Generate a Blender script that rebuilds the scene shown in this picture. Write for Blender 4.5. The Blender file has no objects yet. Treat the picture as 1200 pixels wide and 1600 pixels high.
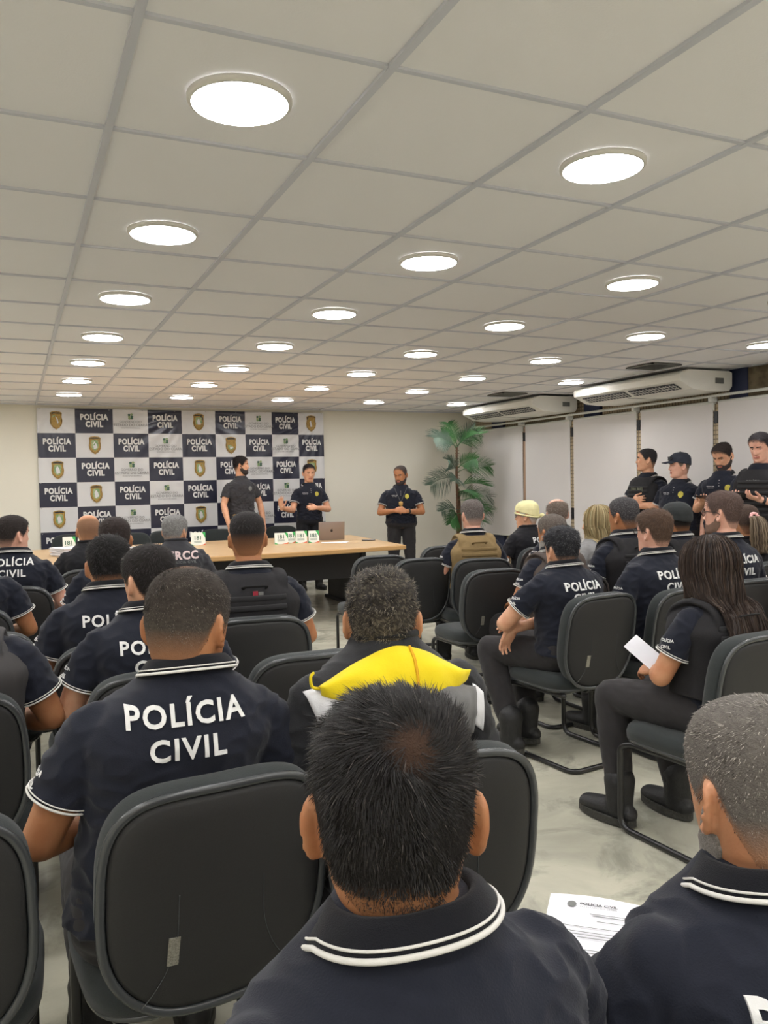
import bpy, bmesh, math, random
import numpy as np
from mathutils import Vector, Matrix, noise as mnoise
from mathutils.bvhtree import BVHTree

SC = bpy.context.scene
COL = SC.collection
R = math.radians
PI = math.pi

# ------------------------------------------------------------------ camera, world, exposure
CAMZ = 1.43
CEIL = 2.486
FPX, YAW, PITCH, ROLL = 1267.06, 0.427435, -0.0372024, -0.0193398
cam_d = bpy.data.cameras.new('camera'); cam = bpy.data.objects.new('camera', cam_d); COL.objects.link(cam)
SC.camera = cam
cam_d.sensor_fit = 'HORIZONTAL'; cam_d.sensor_width = 36.0; cam_d.lens = FPX / 1200 * 36
cam_d.clip_start = 0.02; cam_d.clip_end = 60
cy, sy, cp, sp = math.cos(YAW), math.sin(YAW), math.cos(PITCH), math.sin(PITCH)
fw = Vector((sy * cp, cy * cp, sp)); rt = Vector((cy, -sy, 0)); up = rt.cross(fw)
cr, sr = math.cos(ROLL), math.sin(ROLL)
rt2 = cr * rt + sr * up; up2 = -sr * rt + cr * up
cam.matrix_world = Matrix(((rt2.x, up2.x, -fw.x, -0.28872), (rt2.y, up2.y, -fw.y, -1.90666), (rt2.z, up2.z, -fw.z, CAMZ), (0, 0, 0, 1)))

world = bpy.data.worlds.new('world'); SC.world = world; world.use_nodes = True
world.node_tree.nodes['Background'].inputs[0].default_value = (0.9, 0.92, 1.0, 1)
world.node_tree.nodes['Background'].inputs[1].default_value = 0.3
vs = SC.view_settings
vs.view_transform = 'Standard'; vs.look = 'None'; vs.gamma = 1.0; vs.use_curve_mapping = False
vs.exposure = 0.28
LAMP_STRENGTH = 36.0

# ------------------------------------------------------------------ materials
MATS = {}
def mat(name, color, rough=0.6, metal=0.0, spec=0.5, noise=None, bump=None, sheen=0, coat=0, attr=None, emit=None, sss=0, alpha=1, trans=0):
    """noise=(scale, amount, colour2)   bump=(scale, strength, distance)"""
    if name in MATS: return MATS[name]
    m = bpy.data.materials.new(name); m.use_nodes = True; MATS[name] = m
    nt = m.node_tree; b = nt.nodes['Principled BSDF']; L = nt.links
    b.inputs['Base Color'].default_value = (*color, 1)
    b.inputs['Roughness'].default_value = rough; b.inputs['Metallic'].default_value = metal
    b.inputs['Specular IOR Level'].default_value = spec
    if sheen: b.inputs['Sheen Weight'].default_value = sheen; b.inputs['Sheen Roughness'].default_value = .5
    if coat: b.inputs['Coat Weight'].default_value = coat; b.inputs['Coat Roughness'].default_value = .08
    if sss: b.inputs['Subsurface Weight'].default_value = sss; b.inputs['Subsurface Radius'].default_value = (.012, .005, .003); b.inputs['Subsurface Scale'].default_value = .5
    if alpha < 1: b.inputs['Alpha'].default_value = alpha
    if trans: b.inputs['Transmission Weight'].default_value = trans
    tc = nt.nodes.new('ShaderNodeTexCoord')
    src = None
    if attr:
        a = nt.nodes.new('ShaderNodeAttribute'); a.attribute_name = attr; src = a.outputs['Color']
        L.new(src, b.inputs['Base Color'])
    if noise:
        n = nt.nodes.new('ShaderNodeTexNoise'); n.inputs['Scale'].default_value = noise[0]; n.inputs['Detail'].default_value = 5
        L.new(tc.outputs['Object'], n.inputs['Vector'])
        r = nt.nodes.new('ShaderNodeValToRGB'); r.color_ramp.elements[0].position = .38; r.color_ramp.elements[1].position = .66
        L.new(n.outputs['Fac'], r.inputs['Fac'])
        mx = nt.nodes.new('ShaderNodeMix'); mx.data_type = 'RGBA'
        mul = nt.nodes.new('ShaderNodeMath'); mul.operation = 'MULTIPLY'; mul.inputs[1].default_value = noise[1]
        L.new(r.outputs['Color'], mul.inputs[0]); L.new(mul.outputs[0], mx.inputs['Factor'])
        if src: L.new(src, mx.inputs['A'])
        else: mx.inputs['A'].default_value = (*color, 1)
        mx.inputs['B'].default_value = (*noise[2], 1)
        L.new(mx.outputs['Result'], b.inputs['Base Color'])
    if bump:
        n = nt.nodes.new('ShaderNodeTexNoise'); n.inputs['Scale'].default_value = bump[0]; n.inputs['Detail'].default_value = 3
        L.new(tc.outputs['Object'], n.inputs['Vector'])
        bp = nt.nodes.new('ShaderNodeBump'); bp.inputs['Strength'].default_value = bump[1]; bp.inputs['Distance'].default_value = bump[2]
        L.new(n.outputs['Fac'], bp.inputs['Height']); L.new(bp.outputs['Normal'], b.inputs['Normal'])
    if emit:
        b.inputs['Emission Color'].default_value = (*emit[0], 1); b.inputs['Emission Strength'].default_value = emit[1]
    return m

def s2l(r, g, b):
    f = lambda c: (c / 255 / 12.92) if c / 255 <= .04045 else ((c / 255 + .055) / 1.055) ** 2.4
    return (f(r), f(g), f(b))

M_wall = mat('wall_paint', s2l(226, 222, 208), .75, noise=(1.2, .25, s2l(218, 214, 198)), bump=(140, .15, .002))
M_navyp = mat('navy_vinyl', s2l(38, 40, 58), .28, spec=.5, noise=(3, .4, s2l(46, 48, 66)))
M_whitep = mat('white_vinyl', s2l(214, 214, 214), .3, noise=(3, .4, s2l(200, 200, 202)))
M_white = mat('white_plastic', s2l(235, 235, 230), .45)
M_letter = mat('white_embroidery', s2l(222, 222, 220), .7, bump=(900, .5, .001))
M_gold = mat('gold_print', s2l(176, 142, 66), .5, noise=(60, .6, s2l(120, 92, 36)))
M_green = mat('green_print', s2l(112, 152, 104), .5, noise=(40, .8, s2l(176, 178, 130)))
M_dgreen = mat('dark_green_print', s2l(60, 96, 78), .5)
M_greytext = mat('grey_print', s2l(112, 114, 112), .6)
M_lamp = mat('lamp_glow', (1, 1, 1), .5, emit=((1.0, .985, .99), LAMP_STRENGTH))
M_lampring = mat('lamp_ring', s2l(225, 222, 215), .4)
M_tbar = mat('ceiling_bar', s2l(208, 210, 218), .45)
M_wood = mat('oak_laminate', s2l(205, 172, 128), .35, noise=(7, .5, s2l(190, 154, 108)))
M_woodedge = mat('oak_edge', s2l(190, 150, 98), .4)
M_panel = mat('black_laminate', s2l(36, 37, 42), .5)
M_chfab = mat('chair_fabric', s2l(38, 44, 44), .9, sheen=.12, noise=(220, .35, s2l(26, 30, 31)), bump=(600, .5, .002))
M_chback = mat('chair_back_panel', s2l(46, 46, 46), .55, spec=.35, noise=(400, .3, s2l(34, 34, 34)), bump=(700, .3, .001))
M_rim = mat('chair_rim', s2l(60, 63, 65), .27, spec=.7)
M_tube = mat('black_tube', s2l(26, 26, 27), .28, spec=.6)
M_plate = mat('label_plate', s2l(165, 162, 150), .4, metal=.4, noise=(300, .8, s2l(110, 108, 98)))
M_polo = mat('navy_polo', s2l(29, 32, 43), .92, sheen=.10, spec=.25, noise=(30, .35, s2l(24, 26, 36)), bump=(420, .35, .002))
M_black = mat('black_cotton', s2l(30, 30, 34), .92, sheen=.08, spec=.25, noise=(30, .35, s2l(24, 24, 28)), bump=(420, .3, .002))
M_gtee = mat('charcoal_cotton', s2l(58, 58, 62), .9, sheen=.1, spec=.25, noise=(25, .35, s2l(48, 48, 52)), bump=(420, .3, .002))
M_collar = mat('collar_knit', s2l(22, 23, 28), .95, sheen=.08, spec=.2, bump=(700, .5, .002))
M_stripe = mat('white_stripe', s2l(214, 212, 206), .8, bump=(900, .4, .001))
M_pants = mat('charcoal_trousers', s2l(47, 45, 46), .9, sheen=.08, spec=.25, noise=(40, .3, s2l(38, 37, 38)), bump=(500, .3, .002))
M_bpants = mat('black_trousers', s2l(32, 32, 36), .9, sheen=.06, spec=.25, bump=(500, .3, .002))
M_boot = mat('black_boot', s2l(26, 26, 27), .6, noise=(40, .4, s2l(44, 44, 44)), bump=(120, .4, .004))
M_sole = mat('boot_sole', s2l(58, 57, 52), .85, bump=(90, .8, .008))
M_vest = mat('black_vest', s2l(36, 35, 37), .85, spec=.3, noise=(60, .35, s2l(28, 28, 30)), bump=(380, .5, .002))
M_web = mat('vest_webbing', s2l(30, 30, 32), .8, bump=(300, .6, .002))
M_tan = mat('tan_vest', s2l(134, 112, 74), .85, noise=(40, .4, s2l(112, 92, 58)), bump=(380, .5, .002))
M_tanweb = mat('tan_webbing', s2l(120, 99, 62), .85, bump=(300, .6, .002))
M_brown = mat('brown_vest', s2l(72, 62, 56), .85, bump=(380, .5, .002))
M_camo = mat('olive_patch', s2l(96, 98, 82), .85, noise=(40, .9, s2l(52, 54, 46)))
M_yellow = mat('yellow_fleece', s2l(232, 208, 12), .85, sheen=.1, noise=(14, .3, s2l(222, 194, 6)), bump=(300, .4, .002))
M_fleeceg = mat('grey_fleece', s2l(112, 112, 112), .9, sheen=.1, bump=(300, .4, .002))
M_fleecew = mat('white_fleece', s2l(225, 226, 230), .85, bump=(300, .3, .002))
M_jacket = mat('black_jacket', s2l(26, 27, 31), .85, sheen=.08, bump=(300, .4, .002))
M_capb = mat('black_cap', s2l(38, 42, 42), .85, bump=(400, .4, .002))
M_capn = mat('navy_cap', s2l(42, 46, 58), .85, bump=(400, .4, .002))
M_capy = mat('cream_cap', s2l(228, 222, 168), .8, bump=(200, .4, .002))
M_eye = mat('eye_white', s2l(215, 208, 200), .2)
M_iris = mat('eye_dark', s2l(35, 24, 18), .15)
M_glass = mat('glasses_frame', s2l(24, 22, 24), .25)
M_lens = mat('glasses_lens', s2l(60, 60, 66), .08, alpha=.45)
M_silver = mat('silver_metal', s2l(170, 168, 165), .3, metal=.9)
M_badge = mat('yellow_badge', s2l(204, 190, 78), .7, noise=(260, .7, s2l(120, 120, 40)))
M_goldm = mat('gold_medal', s2l(196, 160, 96), .35, metal=.6)
M_lap = mat('laptop_shell', s2l(152, 140, 134), .35, metal=.5)
M_dark = mat('dark_plastic', s2l(28, 28, 32), .35)
M_paper = mat('paper', s2l(236, 236, 242), .7)
M_card = mat('tent_card', s2l(232, 236, 226), .6)
M_cgreen = mat('card_green', s2l(60, 178, 90), .6)
M_corange = mat('card_orange', s2l(224, 120, 80), .6)
M_bark = mat('palm_trunk', s2l(112, 84, 62), .9, noise=(30, .7, s2l(76, 54, 40)), bump=(60, .8, .01))
M_leaf = mat('palm_leaf', s2l(54, 104, 50), .6, noise=(6, .5, s2l(40, 80, 42)))
M_leafd = mat('dusty_palm_leaf', s2l(88, 106, 90), .65, noise=(6, .5, s2l(60, 80, 68)))
M_pot = mat('clay_pot', s2l(120, 84, 62), .7)
M_ac = mat('ac_shell', s2l(238, 236, 228), .6, spec=.3)
M_acd = mat('ac_grille', s2l(34, 36, 44), .5)
M_blind = mat('blind_cloth', s2l(220, 216, 214), .7, noise=(2, .3, s2l(212, 209, 208)), bump=(500, .15, .001))
M_rail = mat('white_rail', s2l(214, 214, 208), .35)
M_blue = mat('blue_column', s2l(42, 50, 80), .6)
M_pink = mat('pink_scrunchie', s2l(232, 178, 176), .8)
M_red = mat('red_tag', s2l(150, 30, 50), .6)
M_vent = mat('vent_grey', s2l(112, 112, 108), .6)
M_lcd = mat('tablet_black', s2l(24, 25, 30), .2)

SKINS = {}
def skin(tone):
    if tone in SKINS: return SKINS[tone]
    c = dict(light=(214, 164, 132), mid=(196, 142, 106), tan=(176, 122, 84), dark=(138, 92, 64), pale=(222, 172, 150))[tone]
    d = tuple(int(v * k) for v, k in zip(c, (.93, .84, .80)))
    SKINS[tone] = mat('skin_' + tone, s2l(*c), .48, spec=.4, sss=.12, noise=(26, .55, s2l(*d)), bump=(240, .25, .002))
    SKINS[tone]['c'] = c
    return SKINS[tone]
M_hair = mat('hair_strands', (.02, .015, .01), .5, spec=.3, attr='hcol')
M_scalp = mat('hair_scalp', (.02, .015, .01), .75, spec=.2, attr='hcol', bump=(500, .7, .003))

def floor_mat():
    m = bpy.data.materials.new('polished_concrete'); m.use_nodes = True
    nt = m.node_tree; b = nt.nodes['Principled BSDF']; L = nt.links
    tc = nt.nodes.new('ShaderNodeTexCoord')
    def nz(scale, det, dist=0, rough=.6):
        n = nt.nodes.new('ShaderNodeTexNoise'); n.inputs['Scale'].default_value = scale; n.inputs['Detail'].default_value = det
        n.inputs['Distortion'].default_value = dist; n.inputs['Roughness'].default_value = rough
        L.new(tc.outputs['Object'], n.inputs['Vector']); return n
    n1 = nz(1.1, 6, .8); n2 = nz(3.2, 9, .6, .65); n3 = nz(26, 4)
    r1 = nt.nodes.new('ShaderNodeValToRGB'); e = r1.color_ramp.elements
    e[0].position = .34; e[0].color = (*s2l(160, 158, 144), 1); e[1].position = .62; e[1].color = (*s2l(198, 195, 176), 1)
    L.new(n1.outputs['Fac'], r1.inputs['Fac'])
    r2 = nt.nodes.new('ShaderNodeValToRGB'); e = r2.color_ramp.elements
    e[0].position = .50; e[0].color = (0, 0, 0, 1); e[1].position = .64; e[1].color = (1, 1, 1, 1)
    L.new(n2.outputs['Fac'], r2.inputs['Fac'])
    mx = nt.nodes.new('ShaderNodeMix'); mx.data_type = 'RGBA'
    mu = nt.nodes.new('ShaderNodeMath'); mu.operation = 'MULTIPLY'; mu.inputs[1].default_value = .75
    L.new(r2.outputs['Color'], mu.inputs[0]); L.new(mu.outputs[0], mx.inputs['Factor'])
    L.new(r1.outputs['Color'], mx.inputs['A']); mx.inputs['B'].default_value = (*s2l(136, 136, 124), 1)
    m2 = nt.nodes.new('ShaderNodeMix'); m2.data_type = 'RGBA'
    r3 = nt.nodes.new('ShaderNodeValToRGB'); e = r3.color_ramp.elements
    e[0].position = .66; e[0].color = (0, 0, 0, 1); e[1].position = .8; e[1].color = (.35, .35, .35, 1)
    L.new(n3.outputs['Fac'], r3.inputs['Fac']); L.new(r3.outputs['Color'], m2.inputs['Factor'])
    L.new(mx.outputs['Result'], m2.inputs['A']); m2.inputs['B'].default_value = (*s2l(120, 112, 96), 1)
    L.new(m2.outputs['Result'], b.inputs['Base Color'])
    b.inputs['Roughness'].default_value = .27; b.inputs['Specular IOR Level'].default_value = .4
    bp = nt.nodes.new('ShaderNodeBump'); bp.inputs['Strength'].default_value = .12; bp.inputs['Distance'].default_value = .01
    L.new(n2.outputs['Fac'], bp.inputs['Height']); L.new(bp.outputs['Normal'], b.inputs['Normal'])
    return m
M_floor = floor_mat()

def tile_mat(name, c1, c2, mortar, w, h, ms, rough=.6, coord='Object'):
    m = bpy.data.materials.new(name); m.use_nodes = True
    nt = m.node_tree; b = nt.nodes['Principled BSDF']; L = nt.links
    tc = nt.nodes.new('ShaderNodeTexCoord'); mp = nt.nodes.new('ShaderNodeMapping')
    mp.inputs['Rotation'].default_value = (0, R(90), R(90)) if name == 'small_wall_tiles' else (0, 0, 0)
    L.new(tc.outputs[coord], mp.inputs['Vector'])
    t = nt.nodes.new('ShaderNodeTexBrick'); t.offset = 0
    t.inputs['Color1'].default_value = (*c1, 1); t.inputs['Color2'].default_value = (*c2, 1); t.inputs['Mortar'].default_value = (*mortar, 1)
    t.inputs['Scale'].default_value = 1; t.inputs['Brick Width'].default_value = w; t.inputs['Row Height'].default_value = h; t.inputs['Mortar Size'].default_value = ms
    L.new(mp.outputs['Vector'], t.inputs['Vector']); L.new(t.outputs['Color'], b.inputs['Base Color'])
    b.inputs['Roughness'].default_value = rough
    return m
M_ceil = mat('ceiling_tile', s2l(243, 242, 243), .8, noise=(.9, .3, s2l(238, 237, 237)), bump=(160, .25, .002))
M_smalltile = tile_mat('small_wall_tiles', s2l(196, 178, 146), s2l(184, 166, 136), s2l(126, 112, 92), .045, .045, .006)
M_stone = mat('rough_stone', s2l(128, 116, 92), .9, noise=(9, .9, s2l(84, 74, 58)), bump=(20, .8, .02))
M_frame = mat('tan_window_frame', s2l(176, 146, 122), .6)

# ------------------------------------------------------------------ mesh helpers
class MB:
    def __init__(s): s.v = []; s.f = []; s.m = []; s.n = 0
    def add(s, v, f, mi=0):
        v = np.asarray(v, float).reshape(-1, 3); s.v.append(v)
        o = s.n; s.f += [tuple(i + o for i in q) for q in f]; s.m += [mi] * len(f); s.n += len(v); return s
    def verts(s): return np.concatenate(s.v) if s.v else np.zeros((0, 3))
    def mesh(s, name, mats, smooth=True):
        me = bpy.data.meshes.new(name); me.from_pydata(s.verts().tolist(), [], s.f)
        for m in (mats if isinstance(mats, (list, tuple)) else [mats]): me.materials.append(m)
        if len(set(s.m)) > 1: me.polygons.foreach_set('material_index', s.m)
        if smooth: me.polygons.foreach_set('use_smooth', [True] * len(me.polygons))
        me.update(); return me
    def box(s, c, d, rot=None, mi=0, bev=0):
        x, y, z = [k / 2 for k in d]
        if bev:
            bm = bmesh.new(); bmesh.ops.create_cube(bm, size=1)
            for v in bm.verts: v.co = Vector((v.co.x * d[0], v.co.y * d[1], v.co.z * d[2]))
            bmesh.ops.bevel(bm, geom=bm.edges[:], offset=bev, segments=2, affect='EDGES', profile=.5)
            bm.verts.index_update()
            v = np.array([q.co[:] for q in bm.verts]); f = [tuple(q.index for q in p.verts) for p in bm.faces]; bm.free()
        else:
            v = np.array([(i, j, k) for i in (-x, x) for j in (-y, y) for k in (-z, z)])
            f = [(0, 1, 3, 2), (4, 6, 7, 5), (0, 4, 5, 1), (2, 3, 7, 6), (0, 2, 6, 4), (1, 5, 7, 3)]
        if rot is not None: v = v @ np.array(rot.to_3x3()).T
        return s.add(v + np.array(c), f, mi)

def obj(name, me, parent=None, **kw):
    o = bpy.data.objects.new(name, me); COL.objects.link(o)
    if parent: o.parent = parent
    for k, v in kw.items(): o[k] = v
    return o
def empty(name, loc, rz, label, cat, group=None):
    o = bpy.data.objects.new(name, None); COL.objects.link(o); o.location = loc; o.rotation_euler = (0, 0, rz)
    o.empty_display_size = .1
    o['label'] = label; o['category'] = cat
    if group: o['group'] = group
    return o
def struct(name, me): return obj(name, me, kind='structure')

def sweep(pts, rad, seg=12, cap=True, up0=(0, 0, 1), closed=False):
    """tube along points, rad scalar, per-point scalar, or per-point (ra, rb) with ra along the side axis"""
    P = np.asarray(pts, float); n = len(P)
    if isinstance(rad, tuple): rad = np.tile(np.array(rad, float), (n, 1))
    rad = np.asarray(rad, float)
    if rad.ndim == 0: rad = np.full((n, 2), float(rad))
    elif rad.ndim == 1 and len(rad) == n: rad = np.stack([rad, rad], 1)
    if closed: T = np.roll(P, -1, 0) - np.roll(P, 1, 0)
    else: T = np.gradient(P, axis=0)
    T /= np.linalg.norm(T, axis=1)[:, None] + 1e-12
    u = np.array(up0, float)
    if abs(T[0] @ u) > .95: u = np.array((0, 1., 0)) if abs(T[0][1]) < .9 else np.array((1., 0, 0))
    A = []; s = np.cross(T[0], u); s /= np.linalg.norm(s)
    for i in range(n):
        s = s - T[i] * (s @ T[i]); s /= np.linalg.norm(s) + 1e-12; A.append(s)
    A = np.array(A); B = np.cross(A, T)
    if closed is False and cap:
        # rounded ends
        ex0 = [(.45, .87), (.8, .5), (.97, .12)]
        r0 = rad[0].min(); r1 = rad[-1].min()
        head = [(P[0] - T[0] * r0 * d, rad[0] * k, A[0], B[0]) for d, k in reversed(ex0)]
        tail = [(P[-1] + T[-1] * r1 * d, rad[-1] * k, A[-1], B[-1]) for d, k in ex0]
        secs = head + [(P[i], rad[i], A[i], B[i]) for i in range(n)] + tail
    else: secs = [(P[i], rad[i], A[i], B[i]) for i in range(n)]
    a = np.arange(seg) / seg * 2 * PI; ca, sa = np.cos(a)[:, None], np.sin(a)[:, None]
    V = np.concatenate([c + ca * r[0] * x + sa * r[1] * y for c, r, x, y in secs])
    m = len(secs); F = []
    for i in range(m if closed else m - 1):
        j = (i + 1) % m
        for k in range(seg):
            l = (k + 1) % seg; F.append((i * seg + k, j * seg + k, j * seg + l, i * seg + l))
    if not closed:
        F.append(tuple(range(seg))); F.append(tuple((m - 1) * seg + k for k in reversed(range(seg))))
    return V, F
def cat(pts, n=6):
    """Catmull-Rom through points (any dimension)"""
    P = np.asarray(pts, float)
    if len(P) < 3:
        t = np.linspace(0, 1, n + 1)[:, None]; return P[0] * (1 - t) + P[-1] * t
    Q = np.vstack([2 * P[0] - P[1], P, 2 * P[-1] - P[-2]]); out = []
    for i in range(1, len(Q) - 2):
        for t in np.arange(n) / n:
            p0, p1, p2, p3 = Q[i - 1:i + 3]
            out.append(.5 * (2 * p1 + (p2 - p0) * t + (2 * p0 - 5 * p1 + 4 * p2 - p3) * t * t + (3 * p1 - p0 - 3 * p2 + p3) * t ** 3))
    out.append(P[-1]); return np.array(out)
def limb(pr, n=6, seg=16, up0=(0, 0, 1)):
    """pr: list of (x,y,z,r) or (x,y,z,ra,rb)"""
    q = cat([list(p) if len(p) == 5 else list(p) + [p[3]] for p in pr], n)
    return sweep(q[:, :3], q[:, 3:], seg, up0=up0)
def fillet(pts, r, n=5):
    P = [Vector(p) for p in pts]; out = [P[0]]
    for i in range(1, len(P) - 1):
        a = (P[i - 1] - P[i]); b = (P[i + 1] - P[i]); d = min(r, a.length * .49, b.length * .49)
        A = P[i] + a.normalized() * d; B = P[i] + b.normalized() * d
        for k in range(n + 1):
            t = k / n; out.append(A * (1 - t) ** 2 + P[i] * 2 * t * (1 - t) + B * t * t)
    out.append(P[-1]); return np.array([p[:] for p in out])
def sections(secs, seg=40, p=2.0, n=5):
    """secs: (z, cx, cy, hw, hd) horizontal super-elliptic rings, smoothly interpolated, closed"""
    q = cat(secs, n); a = np.arange(seg) / seg * 2 * PI
    ca, sa = np.cos(a), np.sin(a); e = 2 / p
    cx = np.sign(ca) * abs(ca) ** e; cyy = np.sign(sa) * abs(sa) ** e
    V = np.concatenate([np.stack([r[1] + cx * r[3], r[2] + cyy * r[4], np.full(seg, r[0])], 1) for r in q]); m = len(q); F = []
    for i in range(m - 1):
        for k in range(seg):
            l = (k + 1) % seg; F.append((i * seg + k, i * seg + l, (i + 1) * seg + l, (i + 1) * seg + k))
    F.append(tuple(reversed(range(seg)))); F.append(tuple((m - 1) * seg + k for k in range(seg)))
    return V, F
def ball(c, r, seg=20, rings=12):
    r = np.asarray(r, float) * np.ones(3); V = [(0, 0, 1)]; F = []
    for i in range(1, rings):
        t = PI * i / rings
        for k in range(seg): a = 2 * PI * k / seg; V.append((math.sin(t) * math.cos(a), math.sin(t) * math.sin(a), math.cos(t)))
    V.append((0, 0, -1)); L = len(V) - 1
    for k in range(seg):
        l = (k + 1) % seg; F.append((0, 1 + k, 1 + l)); F.append((L, L - seg + l, L - seg + k))
        for i in range(rings - 2): F.append((1 + i * seg + k, 1 + (i + 1) * seg + k, 1 + (i + 1) * seg + l, 1 + i * seg + l))
    return np.array(V) * r + np.array(c), F

def remesh(mb, name, mats, voxel, iters=3, lap=.5, fn=None):
    """fuse the closed pieces of mb into one smooth continuous skin"""
    me = mb.mesh(name + '_raw', [], smooth=True); o = bpy.data.objects.new('tmp', me); COL.objects.link(o)
    r = o.modifiers.new('r', 'REMESH'); r.mode = 'VOXEL'; r.voxel_size = voxel; r.use_smooth_shade = True
    if iters:
        s = o.modifiers.new('s', 'SMOOTH'); s.iterations = iters; s.factor = lap
    dg = bpy.context.evaluated_depsgraph_get(); dg.update()
    out = bpy.data.meshes.new_from_object(o.evaluated_get(dg)); out.name = name
    bpy.data.objects.remove(o); bpy.data.meshes.remove(me)
    if fn is not None:
        nv = len(out.vertices); co = np.empty(nv * 3, np.float32); out.vertices.foreach_get('co', co)
        no = np.empty(nv * 3, np.float32); out.vertices.foreach_get('normal', no)
        co = fn(co.reshape(-1, 3).astype(float), no.reshape(-1, 3).astype(float)); out.vertices.foreach_set('co', co.astype(np.float32).ravel()); out.update()
    out.materials.clear()
    for m in (mats if isinstance(mats, (list, tuple)) else [mats]): out.materials.append(m)
    out.polygons.foreach_set('use_smooth', [True] * len(out.polygons))
    return out
def bvh_of(me):
    co = [tuple(v.co) for v in me.vertices]; pl = [tuple(p.vertices) for p in me.polygons]
    return BVHTree.FromPolygons(co, pl, all_triangles=False, epsilon=0.0)

def nrmz(v): v = np.asarray(v, float); return v / (np.linalg.norm(v) + 1e-12)
_txt = {}
def text_mesh(s, bold=.0, extrude=.0, spacing=1.0, line=1.0):
    """flat text, width normalised: returns verts (x,y,z) centred, faces; cap height about .7"""
    k = (s, bold, extrude, spacing, line)
    if k in _txt: return _txt[k]
    c = bpy.data.curves.new('t', 'FONT'); c.body = s; c.align_x = 'CENTER'; c.align_y = 'CENTER'; c.offset = bold; c.extrude = extrude
    c.space_character = spacing; c.space_line = line; c.resolution_u = 3
    o = bpy.data.objects.new('t', c); COL.objects.link(o); dg = bpy.context.evaluated_depsgraph_get(); dg.update()
    me = bpy.data.meshes.new_from_object(o.evaluated_get(dg)); bpy.data.objects.remove(o)
    bm = bmesh.new(); bm.from_mesh(me); bmesh.ops.triangulate(bm, faces=bm.faces[:])
    v = np.array([q.co[:] for q in bm.verts]); f = [tuple(q.index for q in p.verts) for p in bm.faces]; bm.free()
    bpy.data.meshes.remove(me); _txt[k] = (v, f); return v, f
_sub = {}
def sub_text(s, **kw):
    """text subdivided so that it can follow a curved surface"""
    k = (s,) + tuple(sorted(kw.items()))
    if k in _sub: return _sub[k]
    v, f = text_mesh(s, **kw); bm = bmesh.new(); vs_ = [bm.verts.new(q) for q in v]
    for q in f:
        try: bm.faces.new([vs_[i] for i in q])
        except ValueError: pass
    for _ in range(3):
        ed = [e for e in bm.edges if e.calc_length() > .12]
        if not ed: break
        bmesh.ops.subdivide_edges(bm, edges=ed, cuts=1)
        bmesh.ops.triangulate(bm, faces=[g for g in bm.faces if len(g.verts) > 3])
    bm.verts.index_update()
    out = (np.array([q.co[:] for q in bm.verts]), [tuple(q.index for q in p.verts) for p in bm.faces]); bm.free()
    _sub[k] = out; return out
def project_text(tree, s, size, O, U, V, D, lift=.004, bold=.03, thick=.5, **kw):
    """lay text on a surface: plane origin O, axes U,V, cast along D"""
    v, f = sub_text(s, bold=bold, extrude=thick * .08, **kw)
    O, U, V, D = [np.array(q, float) for q in (O, U, V, D)]; out = []; last = None
    for x, y, z in v:
        p = O + U * x * size + V * y * size
        h = tree.ray_cast(Vector(p), Vector(D), 2.0)
        if h[0] is None: q = last if last is not None else p
        else: q = np.array(h[0][:]); last = q
        out.append(q - D * (lift + z * size))
    return np.array(out), f

# ------------------------------------------------------------------ room shell
TX, TY = .625, .6324
WX, WY = 6.36, 9.15           # right wall, back wall
LX, RY = -3.4, -5.2           # left wall, rear wall
def quad_box(name, c, d, m): b = MB(); b.box(c, d); return struct(name, b.mesh(name, m, smooth=False))
quad_box('floor', ((LX + WX) / 2, (RY + WY) / 2, -.05), (WX - LX + .4, WY - RY + .4, .1), M_floor)
quad_box('ceiling', ((LX + WX) / 2, (RY + WY) / 2, CEIL + .056), (WX - LX + .4, WY - RY + .4, .1), M_ceil)
quad_box('wall_back', ((LX + WX) / 2, WY + .05, 1.25), (WX - LX + .4, .1, 2.5), M_wall)
quad_box('wall_left', (LX - .05, (RY + WY) / 2, 1.25), (.1, WY - RY, 2.5), M_wall)
quad_box('wall_rear', ((LX + WX) / 2, RY - .05, 1.25), (WX - LX + .4, .1, 2.5), M_wall)
b = MB(); b.box((WX + .05, (RY + WY) / 2, 1.25), (.1, WY - RY, 2.5)); struct('wall_right', b.mesh('wall_right', M_smalltile, smooth=False))
b = MB()                                                    # blue columns and stone strip of the window wall
for y0, y1 in ((8.3, 8.6), (6.12, 6.42), (3.9, 4.12)): b.box((WX - .02, (y0 + y1) / 2, 1.3), (.05, y1 - y0, 2.38), mi=0)
b.box((WX - .015, (RY + 3.9) / 2, 2.34), (.04, 3.9 - RY, .29), mi=1)
struct('trim_1', b.mesh('columns', [M_blue, M_stone], smooth=False))
b = MB()                                                    # ceiling grid
for i in range(-5, 11):
    x = i * TX
    if LX < x < WX: b.box((x, (RY + WY) / 2, CEIL + .002), (.023, WY - RY, .012))
for j in range(-8, 15):
    y = j * TY
    if RY < y < WY: b.box(((LX + WX) / 2, y, CEIL + .003), (WX - LX, .017, .010))
b.box(((LX + WX) / 2, WY - .012, CEIL - .002), (WX - LX, .024, .02)); b.box((WX - .012, (RY + WY) / 2, CEIL - .002), (.024, WY - RY, .02))
struct('trim_2', b.mesh('ceiling_grid', M_tbar, smooth=False))
b = MB(); b.box((1.5, WY - .008, .04), (9.6, .016, .08)); struct('baseboard_back', b.mesh('baseboard', M_white, smooth=False))
b = MB(); b.box((LX + .008, 2, .04), (.016, 14, .08)); struct('baseboard_left', b.mesh('baseboard', M_white, smooth=False))

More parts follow.
